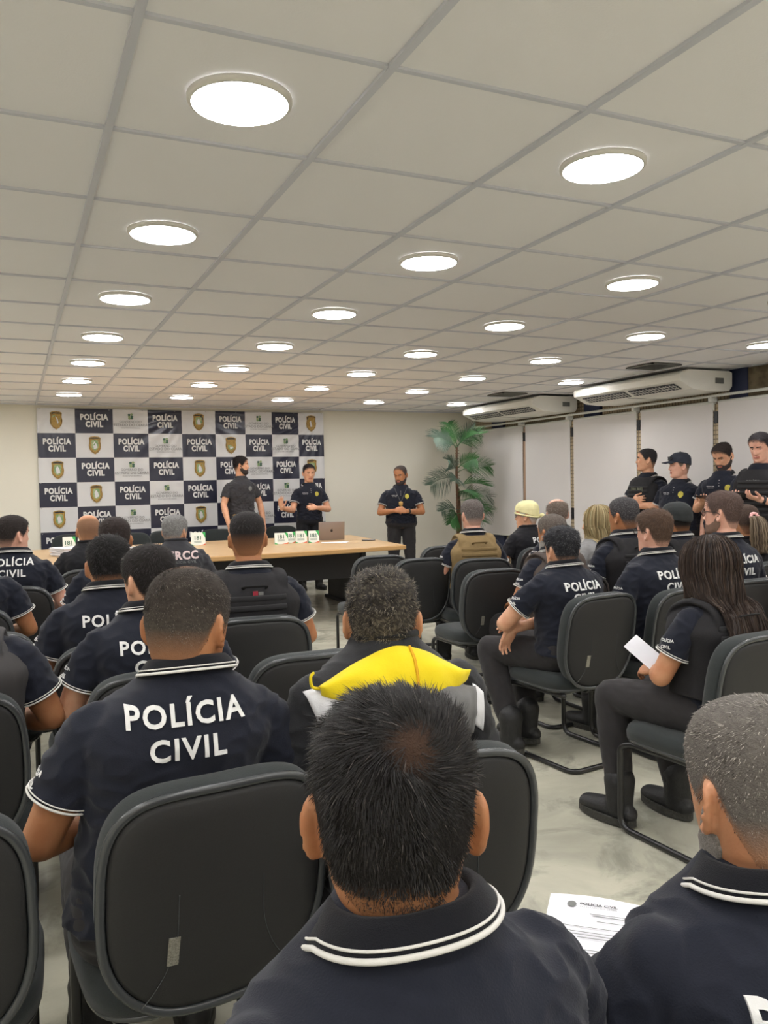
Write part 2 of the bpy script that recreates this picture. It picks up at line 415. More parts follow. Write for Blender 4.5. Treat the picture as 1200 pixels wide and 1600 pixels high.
# ------------------------------------------------------------------ ceiling lights
def disc(r, z, seg=48, c=(0, 0)): return [(c[0] + r * math.cos(2 * PI * k / seg), c[1] + r * math.sin(2 * PI * k / seg), z) for k in range(seg)]
def lathe(prof, seg=48, cap=True):
    V = []; F = []
    for r, z in prof: V += disc(r, z, seg)
    for i in range(len(prof) - 1):
        for k in range(seg): l = (k + 1) % seg; F.append((i * seg + k, i * seg + l, (i + 1) * seg + l, (i + 1) * seg + k))
    if cap: F.append(tuple(reversed(range(seg)))); F.append(tuple((len(prof) - 1) * seg + k for k in range(seg)))
    return np.array(V), F
b = MB(); b.add(*lathe([(.131, -.008), (.132, -.0135), (.139, -.012), (.1435, -.006), (.144, .004), (.131, .004)], cap=False)); ring_me = b.mesh('light_frame', M_lampring)
b = MB(); b.add(*lathe([(.134, -.006), (.134, -.0125)])); lamp_me = b.mesh('light_diffuser', M_lamp, smooth=False)
ORD = ['nearest', 'second', 'third', 'fourth', 'fifth', 'sixth', 'seventh', 'eighth', 'ninth']
cols = {-4: 'far-left', -2: 'outer-left', 0: 'leftmost visible', 2: 'second', 4: 'third', 6: 'fourth', 8: 'rightmost'}
for i in (-4, -2, 0, 2, 4, 6, 8):
    for j in range(-8, 14, 2):
        if i == 8 and j in (6, 10): continue
        x, y = (i + .5) * TX, (j + .5) * TY
        if j >= 0 and i >= 0:
            lb = 'round ceiling light, ' + ORD[j // 2] + ' one counted from the camera in the ' + cols[i] + ' line of lights'
        else: lb = 'round ceiling light over the rear and left side of the room'
        t = empty('ceiling_light', (x, y, CEIL), 0, lb, 'ceiling light', 'round lights in the ceiling' if (j >= 0 and i >= 0) else 'lights outside the view')
        obj('light_frame', ring_me, t); obj('diffuser', lamp_me, t)
for (x, y, lb) in ((8.5 * TX, 6.5 * TY, 'square grey air vent in the ceiling above the nearer air conditioner'), (8.5 * TX, 10.5 * TY, 'square grey air vent in the ceiling above the farther air conditioner')):
    t = empty('ceiling_vent', (x, y, CEIL), 0, lb, 'air vent', 'ceiling vents')
    b = MB(); 
    for sx, sy_, w, h in ((0, .17, .36, .02), (0, -.17, .36, .02), (.17, 0, .02, .36), (-.17, 0, .02, .36)): b.box((sx, sy_, -.006), (w, h, .012))
    obj('vent_frame', b.mesh('vent_frame', M_vent, smooth=False), t)
    b = MB()
    for k in range(9): b.box((0, -.145 + k * .036, -.004), (.33, .022, .004), Matrix.Rotation(R(30), 4, 'X'))
    b.box((0, 0, .004), (.34, .34, .002)); obj('vent_slats', b.mesh('vent_slats', M_vent, smooth=False), t)

# ------------------------------------------------------------------ banner on the back wall
def banner():
    t = empty('backdrop_banner', (0, WY - .03, 2.435), 0, 'large checkered navy and white police backdrop banner hung on the back wall', 'banner')
    ex = [0, .445, .905, 1.345, 1.785, 2.235, 2.65, 3.03, 3.42, 3.80]; ph = .312
    nr = 7; b = MB()
    def zf(x, z):       # creases fanning out from the hung corners
        d1 = math.hypot(x - 3.80, z); a1 = math.atan2(-z + .001, 3.80 - x)
        d2 = math.hypot(x - 1.9, z); a2 = math.atan2(-z + .001, x - 1.9)
        d3 = math.hypot(x, z); a3 = math.atan2(-z, x + .001)
        return -(.006 * math.sin(a1 * 34) * math.exp(-((d1 - .5) / .55) ** 2) + .005 * math.sin(a2 * 26) * math.exp(-((d2 - .4) / .45) ** 2) + .005 * math.sin(a3 * 30) * math.exp(-((d3 - .3) / .4) ** 2)) - .004 * math.sin(x * 2.3)
    for r in range(nr):
        for c in range(9):
            x0, x1 = ex[c], ex[c + 1]; z1 = -r * ph; z0 = z1 - ph
            nx = nz = 14; V = []; F = []
            for i in range(nx + 1):
                for j in range(nz + 1):
                    x = x0 + (x1 - x0) * i / nx; z = z0 + (z1 - z0) * j / nz; V.append((x, zf(x, z), z))
            for i in range(nx):
                for j in range(nz): a = i * (nz + 1) + j; F.append((a, a + nz + 1, a + nz + 2, a + 1))
            dark = (c % 2 == 1) if r % 2 == 0 else (c % 2 == 0)
            b.add(V, F, 0 if dark else 1)
    me = b.mesh('banner_sheet', [M_navyp, M_whitep]); bm = bmesh.new(); bm.from_mesh(me); bmesh.ops.remove_doubles(bm, verts=bm.verts[:], dist=1e-5); bm.to_mesh(me); bm.free()
    obj('banner_sheet', me, t)
    def on(v): return np.array([(x, zf(x, z) - .008 - e, z) for x, z, e in v])
    for r in range(6):
        for c in range(9):
            xc = (ex[c] + ex[c + 1]) / 2; w = ex[c + 1] - ex[c]; zc = -(r + .5) * ph
            dark = (c % 2 == 1) if r % 2 == 0 else (c % 2 == 0)
            if dark:
                b = MB()
                v, f = sub_text('POLÍCIA', bold=.05, spacing=1.13); sx = w * .74 / (v[:, 0].max() - v[:, 0].min()); sz = .098
                b.add(on([(xc + p[0] * sx, zc + .047 + (p[1]) * sz, 0) for p in v]), f)
                v, f = sub_text('CIVIL', bold=.05, spacing=1.13)
                b.add(on([(xc + p[0] * sx, zc - .043 + (p[1]) * sz, 0) for p in v]), f)
                obj('banner_lettering', b.mesh('banner_lettering', M_letter, smooth=False), t)
            else:
                idx = c if r % 2 == 0 else c
                gov = (c in (2, 6)) if r % 2 == 0 else (c in (3, 7))
                b = MB()
                if not gov:
                    out = [(-.075, .10), (-.05, .115), (0, .122), (.05, .115), (.075, .10), (.07, .05), (.078, 0), (.07, -.05), (.04, -.09), (0, -.115), (-.04, -.09), (-.07, -.05), (-.078, 0), (-.07, .05)]
                    n = len(out)
                    for k, (s, mi) in enumerate(((1.0, 0), (.90, 2), (.86, 0), (.60, 1))):
                        b.add(on([(xc + x * s * .95, zc + z * s * .98, .001 * k) for x, z in out]), [tuple(range(n))], mi)
                    b.add(on([(xc + x, zc + z, .004) for x, z in ((-.012, -.05), (.03, -.03), (.02, .02), (-.002, .055), (-.025, .02))]), [(0, 1, 2, 3, 4)], 3)
                    b.add(on([(xc + x, zc + z, .004) for x, z in ((-.055, .086), (.055, .086), (.05, .10), (-.05, .10))]), [(0, 1, 2, 3)], 2)
                    obj('badge_emblem', b.mesh('badge_emblem', [M_gold, M_green, M_dark, M_whitep], smooth=False), t)
                else:
                    for a, (px_, pz_) in enumerate(((-.018, .085), (.014, .09), (.018, .062), (-.016, .06), (.016, .04), (-.014, .038))):
                        b.add(on([(xc + px_ + .018 * math.cos(q), zc + pz_ + .014 * math.sin(q), .001) for q in np.linspace(0, 2 * PI, 13)[:-1]]), [tuple(range(12))], a % 2)
                    for s_, size, dz in (('GOVERNO DO', .042, -.005), ('ESTADO DO CEARÁ', .047, -.047), ('SECRETARIA DA SEGURANÇA', .018, -.085)):
                        v, f = text_mesh(s_, bold=.0); b.add(on([(xc + p[0] * size, zc + dz + p[1] * size, 0) for p in v]), f, 2)
                    obj('state_emblem', b.mesh('state_emblem', [M_dgreen, M_green, M_greytext], smooth=False), t)
    b = MB()
    for x in np.linspace(.03, 3.77, 10):
        b.add(*[(lambda V, F: (V + np.array((x, -.006, -.012)), F))(*ball((0, 0, 0), (.006, .003, .006), 8, 6))][0])
    for z in np.linspace(-.3, -1.9, 6):
        for x in (.02, 3.78): b.add(*ball((x, -.006, z), (.006, .003, .006), 8, 6))
    obj('eyelet', b.mesh('eyelet', M_silver), t, kind='stuff')
banner()

# ------------------------------------------------------------------ right wall: windows, blinds, rail, air conditioners
gaps = [9.08, 7.63, 6.56, 5.34, 4.22, 3.05, 1.9, .75]
BX = WX - .13
for k in range(len(gaps) - 1):
    y1, y0 = gaps[k] - .035, gaps[k + 1] + .035
    place = ['in the far corner behind the palm', 'second from the far corner', 'third from the far corner', 'behind the two men with arms down and folded', 'behind the bearded man with the tablet', 'at the right edge of the photo', 'beyond the right edge of the photo'][k]
    t = empty('roller_blind', (BX, (y0 + y1) / 2, 2.17), 0, 'lowered pale grey roller blind ' + place, 'blind', 'roller blinds on the right wall')
    w = y1 - y0; b = MB(); n = 24
    V = []; F = []
    for i in range(n + 1):
        y = -w / 2 + w * i / n
        for z in (0, -.6, -1.2, -1.55): V.append((.003 * math.sin(i * .5), y, z))
    for i in range(n):
        for j in range(3): a = i * 4 + j; F.append((a, a + 1, a + 5, a + 4))
    b.add(V, F); b.add(np.array(V) + np.array((.002, 0, 0)), [tuple(reversed(q)) for q in F])
    obj('blind_cloth', b.mesh('blind_cloth', M_blind), t)
    b = MB(); b.add(*sweep([(.02, -w / 2, .0), (.02, w / 2, .0)], .022, 16)); obj('roller_tube', b.mesh('roller_tube', M_rail), t)
    b = MB(); b.add(*sweep([(0, -w / 2, -1.55), (0, w / 2, -1.55)], .011, 10)); obj('bottom_bar', b.mesh('bottom_bar', M_rail), t)
for k in range(1, 8):
    y = (gaps[k]); b = MB()
    b.box((BX + .022, y, 1.35), (.02, .09, 1.62), mi=0); b.box((BX + .006, y, 2.02), (.014, .045, .12), mi=1); b.box((BX + .006, y, .98), (.014, .045, .14), mi=1)
    struct('trim_%d' % (k + 2), b.mesh('mullion', [M_smalltile if k > 1 else M_frame, M_dark], smooth=False))
t = empty('curtain_rail', (WX - .2, 4, 2.2), 0, 'long white rail running along the tops of the roller blinds', 'rail')
b = MB(); b.add(*sweep([(0, -5, .03), (0, 5.08, .03)], .013, 12)); obj('rail_tube', b.mesh('rail_tube', M_rail), t)
b = MB(); b.add(*sweep([(.1, -5, .05), (.1, 5.08, .05)], .009, 10)); obj('cable_conduit', b.mesh('cable_conduit', M_rail), t)
for y in gaps[1:]:
    b = MB(); b.box((.03, y - 4, .0), (.10, .035, .05), bev=.006); b.box((.06, y - 4 + .02, -.05), (.03, .012, .12), bev=.004)
    obj('rail_bracket', b.mesh('rail_bracket', M_rail), t)
def ac(y0, y1, lb):
    t = empty('air_conditioner', (5.58, y0, CEIL), 0, lb, 'air conditioner', 'ceiling air conditioners'); L = y1 - y0
    prof = [(0.0, -.075), (.004, -.132), (.17, -.208), (.34, -.222), (.66, -.215), (.70, -.17), (.70, -.035), (.66, -.02), (.12, -.02), (.02, -.055)]
    b = MB(); n = len(prof); V = []; F = []
    ys = [(0, .975), (.006, 1), (L - .006, 1), (L, .975)]
    c = np.array([.36, -.12])
    for y, s in ys: V += [((x - c[0]) * s + c[0], y, (z - c[1]) * s + c[1]) for x, z in prof]
    for i in range(len(ys) - 1):
        for k in range(n): l = (k + 1) % n; F.append((i * n + k, i * n + l, (i + 1) * n + l, (i + 1) * n + k))
    F.append(tuple(range(n))); F.append(tuple((len(ys) - 1) * n + k for k in reversed(range(n))))
    b.add(V, F); me = b.mesh('shell', M_ac, smooth=False)
    obj('shell', me, t)
    # outlets on the sloping lower front
    for yc, hl in ((L * .27, L * .2), (L * .72, L * .21)):
        b = MB(); rot = Matrix.Rotation(R(23), 4, 'Y')
        b.box((.09, yc, -.178), (.115, hl * 2, .006), rot, 0)
        for k in range(2): b.box((.070 + k * .040, yc, -.170 - k * .0165), (.007, hl * 2, .006), rot, 1)
        for k in range(14): b.box((.09, yc - hl + (k + .5) * hl * 2 / 14, -.1785), (.10, .003, .010), rot, 1)
        obj('air_outlet', b.mesh('air_outlet', [M_acd, M_ac], smooth=False), t)
    b = MB(); b.box((.52, -.003, -.12), (.11, .004, .055)); obj('rating_label', b.mesh('rating_label', M_greytext, smooth=False), t)
    b = MB(); b.box((.36, L * .5, -.221), (.55, .006, .004)); obj('panel_seam', b.mesh('panel_seam', M_vent, smooth=False), t)
ac(4.05, 5.68, 'white ceiling air conditioner nearer the camera on the right')
ac(6.5, 8.2, 'white ceiling air conditioner farther away near the back corner')

# ------------------------------------------------------------------ artificial palm
def palm():
    rng = random.Random(5)
    t = empty('artificial_palm', (5.55, 8.35, 0), 0, 'tall artificial palm with fan fronds in the back right corner', 'plant')
    b = MB(); b.add(*lathe([(.13, .002), (.16, .02), (.19, .26), (.2, .3), (.205, .32), (.18, .32), (.17, .28)])); obj('pot', b.mesh('pot', M_pot), t)
    tr = [(0, 0, .25, .026), (.01, .0, .7, .024), (.02, .01, 1.1, .024), (-.0, 0, 1.5, .02), (.01, 0, 1.9, .015)]
    b = MB(); b.add(*limb(tr, 12, 12)); b.add(*limb([(.06, .0, .3, .018), (.05, .0, .9, .018), (.03, .0, 1.3, .012)], 8, 10))
    for k in range(40): z = .3 + k * .04; b.add(*sweep(np.array([(.015 + .028 * math.cos(a), .028 * math.sin(a), z + .004 * math.sin(3 * a)) for a in np.linspace(0, 2 * PI, 13)[:-1]]), .004, 5, closed=True))
    obj('trunk', b.mesh('trunk', M_bark), t)
    def frond(z, az, el, L, m, n=40, spread=62, width=.0075):
        b = MB(); d = np.array((math.cos(az) * math.cos(el), math.sin(az) * math.cos(el), math.sin(el)))
        base = np.array((.01, 0, z)); n0 = nrmz(np.array((rng.uniform(-.7, .3), -.8, rng.uniform(.1, .8)))); 
        ribs = cat([base, base + d * L * .35 + np.array((0, 0, .02)), base + d * L * .75, base + d * L + np.array((0, 0, -.10 * L))], 7)
        b.add(*sweep(ribs, np.linspace(.006, .002, len(ribs)), 6)); m_ = len(ribs)
        for k in range(n):
            for sd in (-1, 1):
                f = .18 + .82 * k / (n - 1); q = f * (m_ - 1); i0 = min(int(q), m_ - 2); p0 = ribs[i0] * (1 - q + i0) + ribs[i0 + 1] * (q - i0)
                t_ = nrmz(ribs[i0 + 1] - ribs[i0]); s_ = nrmz(np.cross(t_, n0)) * sd; nn = np.cross(t_, s_)
                ll = L * (.50 * math.sin(PI * min(1, .22 + f * .72)) + .10) * rng.uniform(.85, 1.1); dr = nrmz(t_ * (.55 + .5 * f) + s_ * .85 + n0 * rng.uniform(.05, .3))
                pe = nrmz(np.cross(dr, n0)); V = []
                for ff, w in ((0, .4), (.3, 1), (.7, .8), (1, .05)):
                    p = p0 + dr * ll * ff + np.array((0, 0, -1.)) * ll * .28 * ff * ff; V += [p - pe * width * w / 2, p + pe * width * w / 2 + n0 * .002]
                b.add(V, [(0, 1, 3, 2), (2, 3, 5, 4), (4, 5, 7, 6)])
        obj('frond', b.mesh('frond', m), t)
    spec = [(1.90, 100, 62, .62, M_leaf), (1.86, 200, 20, .78, M_leafd), (1.88, -65, 25, .60, M_leaf), (1.86, 20, 30, .55, M_leaf), (1.84, 300, 50, .55, M_leafd), (1.82, 160, 55, .55, M_leaf),
            (1.55, -70, 25, .5, M_leaf), (1.5, -30, 15, .62, M_leaf), (1.5, 215, 35, .55, M_leafd), (1.42, 195, -5, .80, M_leafd), (1.38, 235, 5, .6, M_leafd),
            (1.3, -50, 5, .58, M_leaf), (1.22, -85, -5, .55, M_leaf), (1.18, -20, 0, .62, M_leafd), (1.1, -60, -12, .62, M_leaf),
            (.95, 205, 5, .6, M_leafd), (.9, 225, -12, .62, M_leaf), (.95, -30, 5, .6, M_leafd), (.9, -60, -10, .55, M_leaf)]
    for z, a, e, l, m in spec: frond(z + .05, R(a), R(e), l * (.66 if 90 < a < 250 else .78), m)
palm()

# ------------------------------------------------------------------ table and the things on it
def table():
    t = empty('meeting_table', (1.78, 6.9, 0), 0, 'long oak topped meeting table with dark modesty panel in front of the banner', 'table')
    out = []; X0, X1, Y0, Y1 = -1.82, 1.74, -1.0, .95
    for k in range(25): f = k / 24; out.append((X0 + (X1 - X0) * f, Y0 - .13 * math.sin(PI * f)))
    for k in range(25): f = k / 24; out.append((X1 + .16 - (X1 - X0 + .3) * f, Y1 + .12 * math.sin(PI * f)))
    n = len(out); b = MB(); V = []
    lv = [(.7, 1), (.703, 1.0), (.728, 1.0), (.732, 1.0)]
    def ring(z, d): return [(x - math.copysign(d, x), y - math.copysign(d, y), z) for x, y in out]
    for z, d in ((.70, .012), (.708, 0), (.742, 0), (.75, .010)): V += ring(z, d)
    F = [(i * n + k, i * n + (k + 1) % n, (i + 1) * n + (k + 1) % n, (i + 1) * n + k) for i in range(3) for k in range(n)]
    b.add(V, F, 1); b.add(V[3 * n:], [tuple(range(n))], 0); b.add(V[:n], [tuple(reversed(range(n)))], 1)
    obj('tabletop', b.mesh('tabletop', [M_wood, M_woodedge], smooth=False), t)
    b = MB(); b.box((-.02, -.36, .53), (2.96, .03, .34)); obj('modesty_panel', b.mesh('modesty_panel', M_panel, smooth=False), t)
    for x in (1.5, -1.5):
        b = MB(); b.box((x, .15, .355), (.06, 1.1, .69), bev=.006); b.box((x, .15, .02), (.12, 1.2, .04), bev=.006); obj('table_leg', b.mesh('table_leg', M_panel, smooth=False), t)
table()
def card(x, y, rz, lb, w=.15, h=.13):
    t = empty('tent_card', (x, y, .751), rz, lb, 'tent card', 'white 181 cards on the table')
    b = MB(); a = R(76)
    dy = h * math.cos(a); dz = h * math.sin(a)
    for s in (-1, 1):
        b.add([(-w / 2, s * dy, 0), (w / 2, s * dy, 0), (w / 2, 0, dz), (-w / 2, 0, dz), (-w / 2, s * (dy - .002), 0), (w / 2, s * (dy - .002), 0), (w / 2, 0, dz - .003), (-w / 2, 0, dz - .003)], [(0, 1, 2, 3), (7, 6, 5, 4), (0, 4, 5, 1), (1, 5, 6, 2), (0, 3, 7, 4)])
    b.add([(-w / 2, -dy, 0), (w / 2, -dy, 0), (0, 0, 0), (w / 2, dy, 0), (-w / 2, dy, 0)], [(0, 1, 3, 4)])
    obj('card_body', b.mesh('card_body', M_card, smooth=False), t)
    b = MB()
    def onp(x_, v): f = v / h; return (x_, -dy * (1 - f) - .0015, dz * f)
    v, f = text_mesh('181', bold=.02); sz = .062
    b.add([onp(p[0] * sz - .005, .083 + p[1] * sz) for p in v], f, 0)
    for k in range(3): b.add([onp(x_, z_) for x_, z_ in ((-.045, .048 - k * .008), (.035, .048 - k * .008), (.035, .051 - k * .008), (-.045, .051 - k * .008))], [(0, 1, 2, 3)], 0)
    obj('card_lettering', b.mesh('card_lettering', M_dgreen, smooth=False), t)
    b = MB()
    b.add([onp(*q) for q in ((w / 2 - .035, h), (w / 2, h), (w / 2, h - .07))], [(0, 1, 2)][0:1], 0)
    b.add([onp(*q) for q in ((-w / 2, 0), (-w / 2 + .04, 0), (-w / 2, .018))], [(0, 1, 2)], 0)
    b.add([onp(*q) for q in ((.0, 0), (w / 2, 0), (w / 2, .02), (w / 2 - .03, .008))], [(0, 1, 2, 3)], 1)
    obj('card_corner', b.mesh('card_corner', [M_cgreen, M_corange], smooth=False), t)
card(2.44, 6.9, R(-8), 'white 181 tent card, leftmost of the row of four near the laptop')
card(2.585, 6.99, R(-14), 'white 181 tent card, second from the left in the row of four near the laptop', .10, .13)
card(2.69, 6.93, R(-22), 'white 181 tent card, third from the left in the row of four near the laptop', .13, .14)
card(2.82, 6.88, R(-8), 'white 181 tent card nearest to the laptop', .12, .14)
card(1.60, 7.35, R(-12), 'white 181 tent card beside the grey haired man in the ERCC shirt', .16, .15)
card(.24, 7.55, R(-5), 'white 181 tent card left of the bald man', .13, .15)
card(.39, 7.62, R(-20), 'white 181 tent card just behind the bald man', .11, .14)
def laptop(x, y, rz):
    t = empty('laptop', (x, y, .751), rz, 'open silver laptop seen from behind its lid on the table', 'laptop')
    b = MB(); b.box((0, .11, .008), (.31, .22, .015), bev=.005); obj('laptop_base', b.mesh('laptop_base', M_lap, smooth=False), t)
    rot = Matrix.Rotation(R(16), 4, 'X'); b = MB(); b.box((0, -.03, .115), (.31, .007, .215), rot, bev=.003); ld = obj('laptop_lid', b.mesh('laptop_lid', M_lap, smooth=False), t)
    b = MB(); c, s = math.cos(R(16)), math.sin(R(16))
    def P(u, v): return (u, -.03 - v * s - .0042, .115 + v * c - .001)
    pts = [(math.cos(a) * .016 * (1 + .12 * math.cos(3 * a)), math.sin(a) * .018) for a in np.linspace(0, 2 * PI, 21)[:-1] if not (-.35 < ((a + PI) % (2 * PI) - PI) < .35)]
    b.add([P(*q) for q in pts], [tuple(range(len(pts)))]); b.add([P(*q) for q in ((.001, .020), (.006, .030), (.010, .028), (.006, .020))], [(0, 1, 2, 3)])
    obj('lid_mark', b.mesh('lid_mark', M_dark, smooth=False), ld)
laptop(3.13, 7.12, R(-14))
def sheet(name, x, y, z, rz, lb, cat, n=1, w=.21, h=.297, m=None, grp=None):
    t = empty(name, (x, y, z), rz, lb, cat, grp); b = MB(); rng = random.Random(int(x * 100))
    if n == 1:
        V = []; F = []
        for i in range(9):
            for j in range(9): V.append((-w / 2 + w * i / 8, -h / 2 + h * j / 8, .002 + .004 * math.sin(i * .6) * (j / 8)))
        for i in range(8):
            for j in range(8): a = i * 9 + j; F.append((a, a + 9, a + 10, a + 1))
        b.add(V, F); b.add(np.array(V) - np.array((0, 0, .0008)), [tuple(reversed(q)) for q in F])
    else:
        for k in range(n): b.box((rng.uniform(-.01, .01), rng.uniform(-.01, .01), .003 + k * .0062), (w, h, .0052), Matrix.Rotation(rng.uniform(-.08, .08), 4, 'Z'))
    obj('sheets', b.mesh('sheets', m or M_paper, smooth=False), t); return t
sheet('paper_stack', .22, 6.75, .751, R(20), 'tall stack of loose white paper near the left end of the table', 'paper stack', 14, .30, .34)
sheet('paper_sheet', .98, 7.1, .751, R(10), 'pale papers on the table right of the stack, behind the audience heads', 'paper', 5, .24, .3)
sheet('paper_sheet', 1.30, 7.15, .751, R(-15), 'bluish papers on the table left of the grey haired man', 'paper', 4, .21, .3, mat('blue_paper', s2l(170, 198, 226), .7))
sheet('paper_sheet', 3.02, 6.72, .751, R(60), 'white sheet lying flat in front of the laptop', 'paper', 1)
t = empty('phone', (3.45, 6.75, .751), R(70), 'black phone lying near the right end of the table', 'phone')
b = MB(); b.box((0, 0, .005), (.075, .155, .009), bev=.003); obj('phone_body', b.mesh('phone_body', M_lcd, smooth=False), t)

# ------------------------------------------------------------------ chairs
def outline(W, H, seg=56):
    P = []
    for k in range(seg):
        a = 2 * PI * k / seg; c, s = math.cos(a), math.sin(a)
        n = 4.2 if s > 0 else 3.0
        x = math.copysign(abs(c) ** (2 / n), c) * W / 2; z = math.copysign(abs(s) ** (2 / n), s) * H / 2
        x *= 1.0 - .035 * (z / (H / 2)) ** 2 - (.09 * (-z / (H / 2)) ** 2 if z < 0 else 0)
        P.append((x, z))
    return P
def shell_loft(P, levels, bend, axis='back', mi=0):
    """levels: (inset, depth); surfaces closed with fans of rings toward the centre"""
    n = len(P); V = []; F = []
    for ins, d in levels:
        for x, z in P:
            l = math.hypot(x, z); k = max(0, (l - ins) / l); X, Z = x * k, z * k; V.append((X, d + bend * X * X, Z))
    m = len(levels)
    for i in range(m - 1):
        for k in range(n): l = (k + 1) % n; F.append((i * n + k, i * n + l, (i + 1) * n + l, (i + 1) * n + k))
    F.append(tuple(reversed(range(n)))); F.append(tuple((m - 1) * n + k for k in range(n)))
    return np.array(V), F
BK_C, BK_H, BK_W = (0, -.250, .626), .47, .457
BK_ROT = np.array(Matrix.Rotation(R(-9), 3, 'X').transposed())   # tilt backwards
def bkpos(V): return np.asarray(V) @ np.array(Matrix.Rotation(R(9), 3, 'X')).T + np.array(BK_C)
def chair_proto():
    parts = []
    P = outline(BK_W, BK_H)
    b = MB(); b.add(*shell_loft(P, [(.004, -.006), (.000, .004), (-.002, .022), (.000, .042), (.008, .058), (.024, .068), (.06, .073), (.12, .074), (.17, .074)], .35)); b.v = [bkpos(v) for v in b.v]
    parts.append(('backrest_cushion', b.mesh('backrest_cushion', M_chfab), None, None))
    b = MB(); ring = [(x * 1.0, -.012 + .35 * x * x, z * 1.0) for x, z in P]
    b.add(*sweep([(x * .992, y, z * .992) for x, y, z in ring], (.0095, .0075), 12, closed=True))
    b.v = [bkpos(v) for v in b.v]
    parts.append(('backrest_rim', b.mesh('backrest_rim', M_rim), None, None))
    b = MB(); b.add(*shell_loft(P, [(.19, -.021), (.13, -.021), (.06, -.020), (.024, -.018), (.014, -.014), (.012, -.002)], .35))
    b.v = [bkpos(v) for v in b.v]
    parts.append(('back_panel', b.mesh('back_panel', M_chback), None, None))
    b = MB()
    def arc(pts): b.add(*sweep(cat([(x, -.0212 + .35 * x * x, z) for x, z in pts], 8), .0011, 6))
    arc([(-.085, .03), (-.088, -.06), (-.105, -.12), (-.13, -.165), (-.155, -.195)])
    b.v = [bkpos(v) for v in b.v]; parts.append(('panel_groove', b.mesh('panel_groove', M_rim), None, None)); b = MB()
    arc([(.085, .03), (.088, -.06), (.105, -.12), (.13, -.165), (.15, -.190)])
    b.v = [bkpos(v) for v in b.v]
    parts.append(('panel_groove', b.mesh('panel_groove', M_rim), None, None))
    b = MB(); b.box((-.095, -.0215 + .35 * .009, -.085), (.022, .003, .058), Matrix.Rotation(R(4), 4, 'Y')); b.v = [bkpos(v) for v in b.v]
    parts.append(('label_plate', b.mesh('label_plate', M_plate, smooth=False), None, None))
    # seat
    def seat_out(W, D):
        Q = []
        for k in range(56):
            a = 2 * PI * k / 56; c, s = math.cos(a), math.sin(a)
            Q.append((math.copysign(abs(c) ** .5, c) * W / 2, math.copysign(abs(s) ** .5, s) * D / 2))
        return Q
    Q = seat_out(.47, .46); n = 56
    def slab(levels):
        V = []; F = []
        for ins, z in levels:
            for x, y in Q:
                l = math.hypot(x, y); k = (l - ins) / l; X, Y = x * k, y * k
                V.append((X, Y + .02, z - .03 * max(0, (Y - .12)) / .11 * .5))
        for i in range(len(levels) - 1):
            for k in range(n): l = (k + 1) % n; F.append((i * n + k, i * n + l, (i + 1) * n + l, (i + 1) * n + k))
        F.append(tuple(reversed(range(n)))); F.append(tuple((len(levels) - 1) * n + k for k in range(n))); return np.array(V), F
    b = MB(); b.add(*slab([(.012, .392), (.0, .398), (-.003, .425), (.004, .448), (.02, .460), (.06, .465), (.13, .462), (.18, .461)]))
    parts.append(('seat_cushion', b.mesh('seat_cushion', M_chfab), None, None))
    b = MB(); b.add(*slab([(.06, .372), (.02, .374), (.004, .386), (.002, .397)])); parts.append(('seat_shell', b.mesh('seat_shell', M_rim), None, None))
    x = .205; z0 = .362
    path = [(-x + .03, -.17, z0), (-x + .01, .20, z0), (-x, .245, z0 - .02), (-x, .245, .013), (-x, -.26, .013), (x, -.26, .013), (x, .245, .013), (x, .245, z0 - .02), (x - .01, .20, z0), (x - .03, -.17, z0)]
    b = MB(); b.add(*sweep(fillet(path, .055, 6), .0125, 12)); b.add(*sweep([(-x + .03, -.12, z0), (x - .03, -.12, z0)], .0105, 10)); b.add(*sweep([(-x + .02, .12, z0), (x - .02, .12, z0)], .0105, 10))
    parts.append(('sled_frame', b.mesh('sled_frame', M_tube), None, None))
    b = MB()
    for sx in (-.03, .03): b.add(*sweep(fillet([(sx, -.02, .368), (sx, -.19, .362), (sx, -.205, .40), (sx, -.222, .50)], .03, 5), (.014, .006), 8))
    parts.append(('back_bracket', b.mesh('back_bracket', M_tube), None, None))
    return parts
CH_PARTS = chair_proto()
def chair(x, y, yaw, lb, grp='black audience chairs'):
    t = empty('conference_chair', (x, y, 0), -R(yaw), lb, 'chair', grp)
    for nme, me, _, _ in CH_PARTS: obj(nme, me, t)
    return t

# ------------------------------------------------------------------ heads
_zt = np.array([-.1165, -.113, -.106, -.095, -.078, -.06, -.04, -.02, 0, .02, .04, .06, .078, .092, .103, .111, .1155, .117])
_w = np.array([.012, .028, .043, .053, .0595, .0645, .069, .0725, .075, .0768, .0765, .0735, .068, .0595, .048, .034, .018, .004])
_f = np.array([.062, .072, .079, .083, .082, .081, .081, .082, .083, .086, .088, .085, .078, .066, .050, .032, .012, -.004])
_b = np.array([.000, -.020, -.042, -.060, -.072, -.078, -.083, -.089, -.095, -.099, -.1, -.098, -.092, -.083, -.070, -.052, -.032, -.016])
zz = np.linspace(-.1165, .117, 400)
def _sm(a, k=9):
    y = np.interp(zz, _zt, a); K = np.ones(k) / k; return np.convolve(np.pad(y, k // 2, mode='edge'), K, 'valid')
_W, _F, _B = _sm(_w), _sm(_f), _sm(_b)
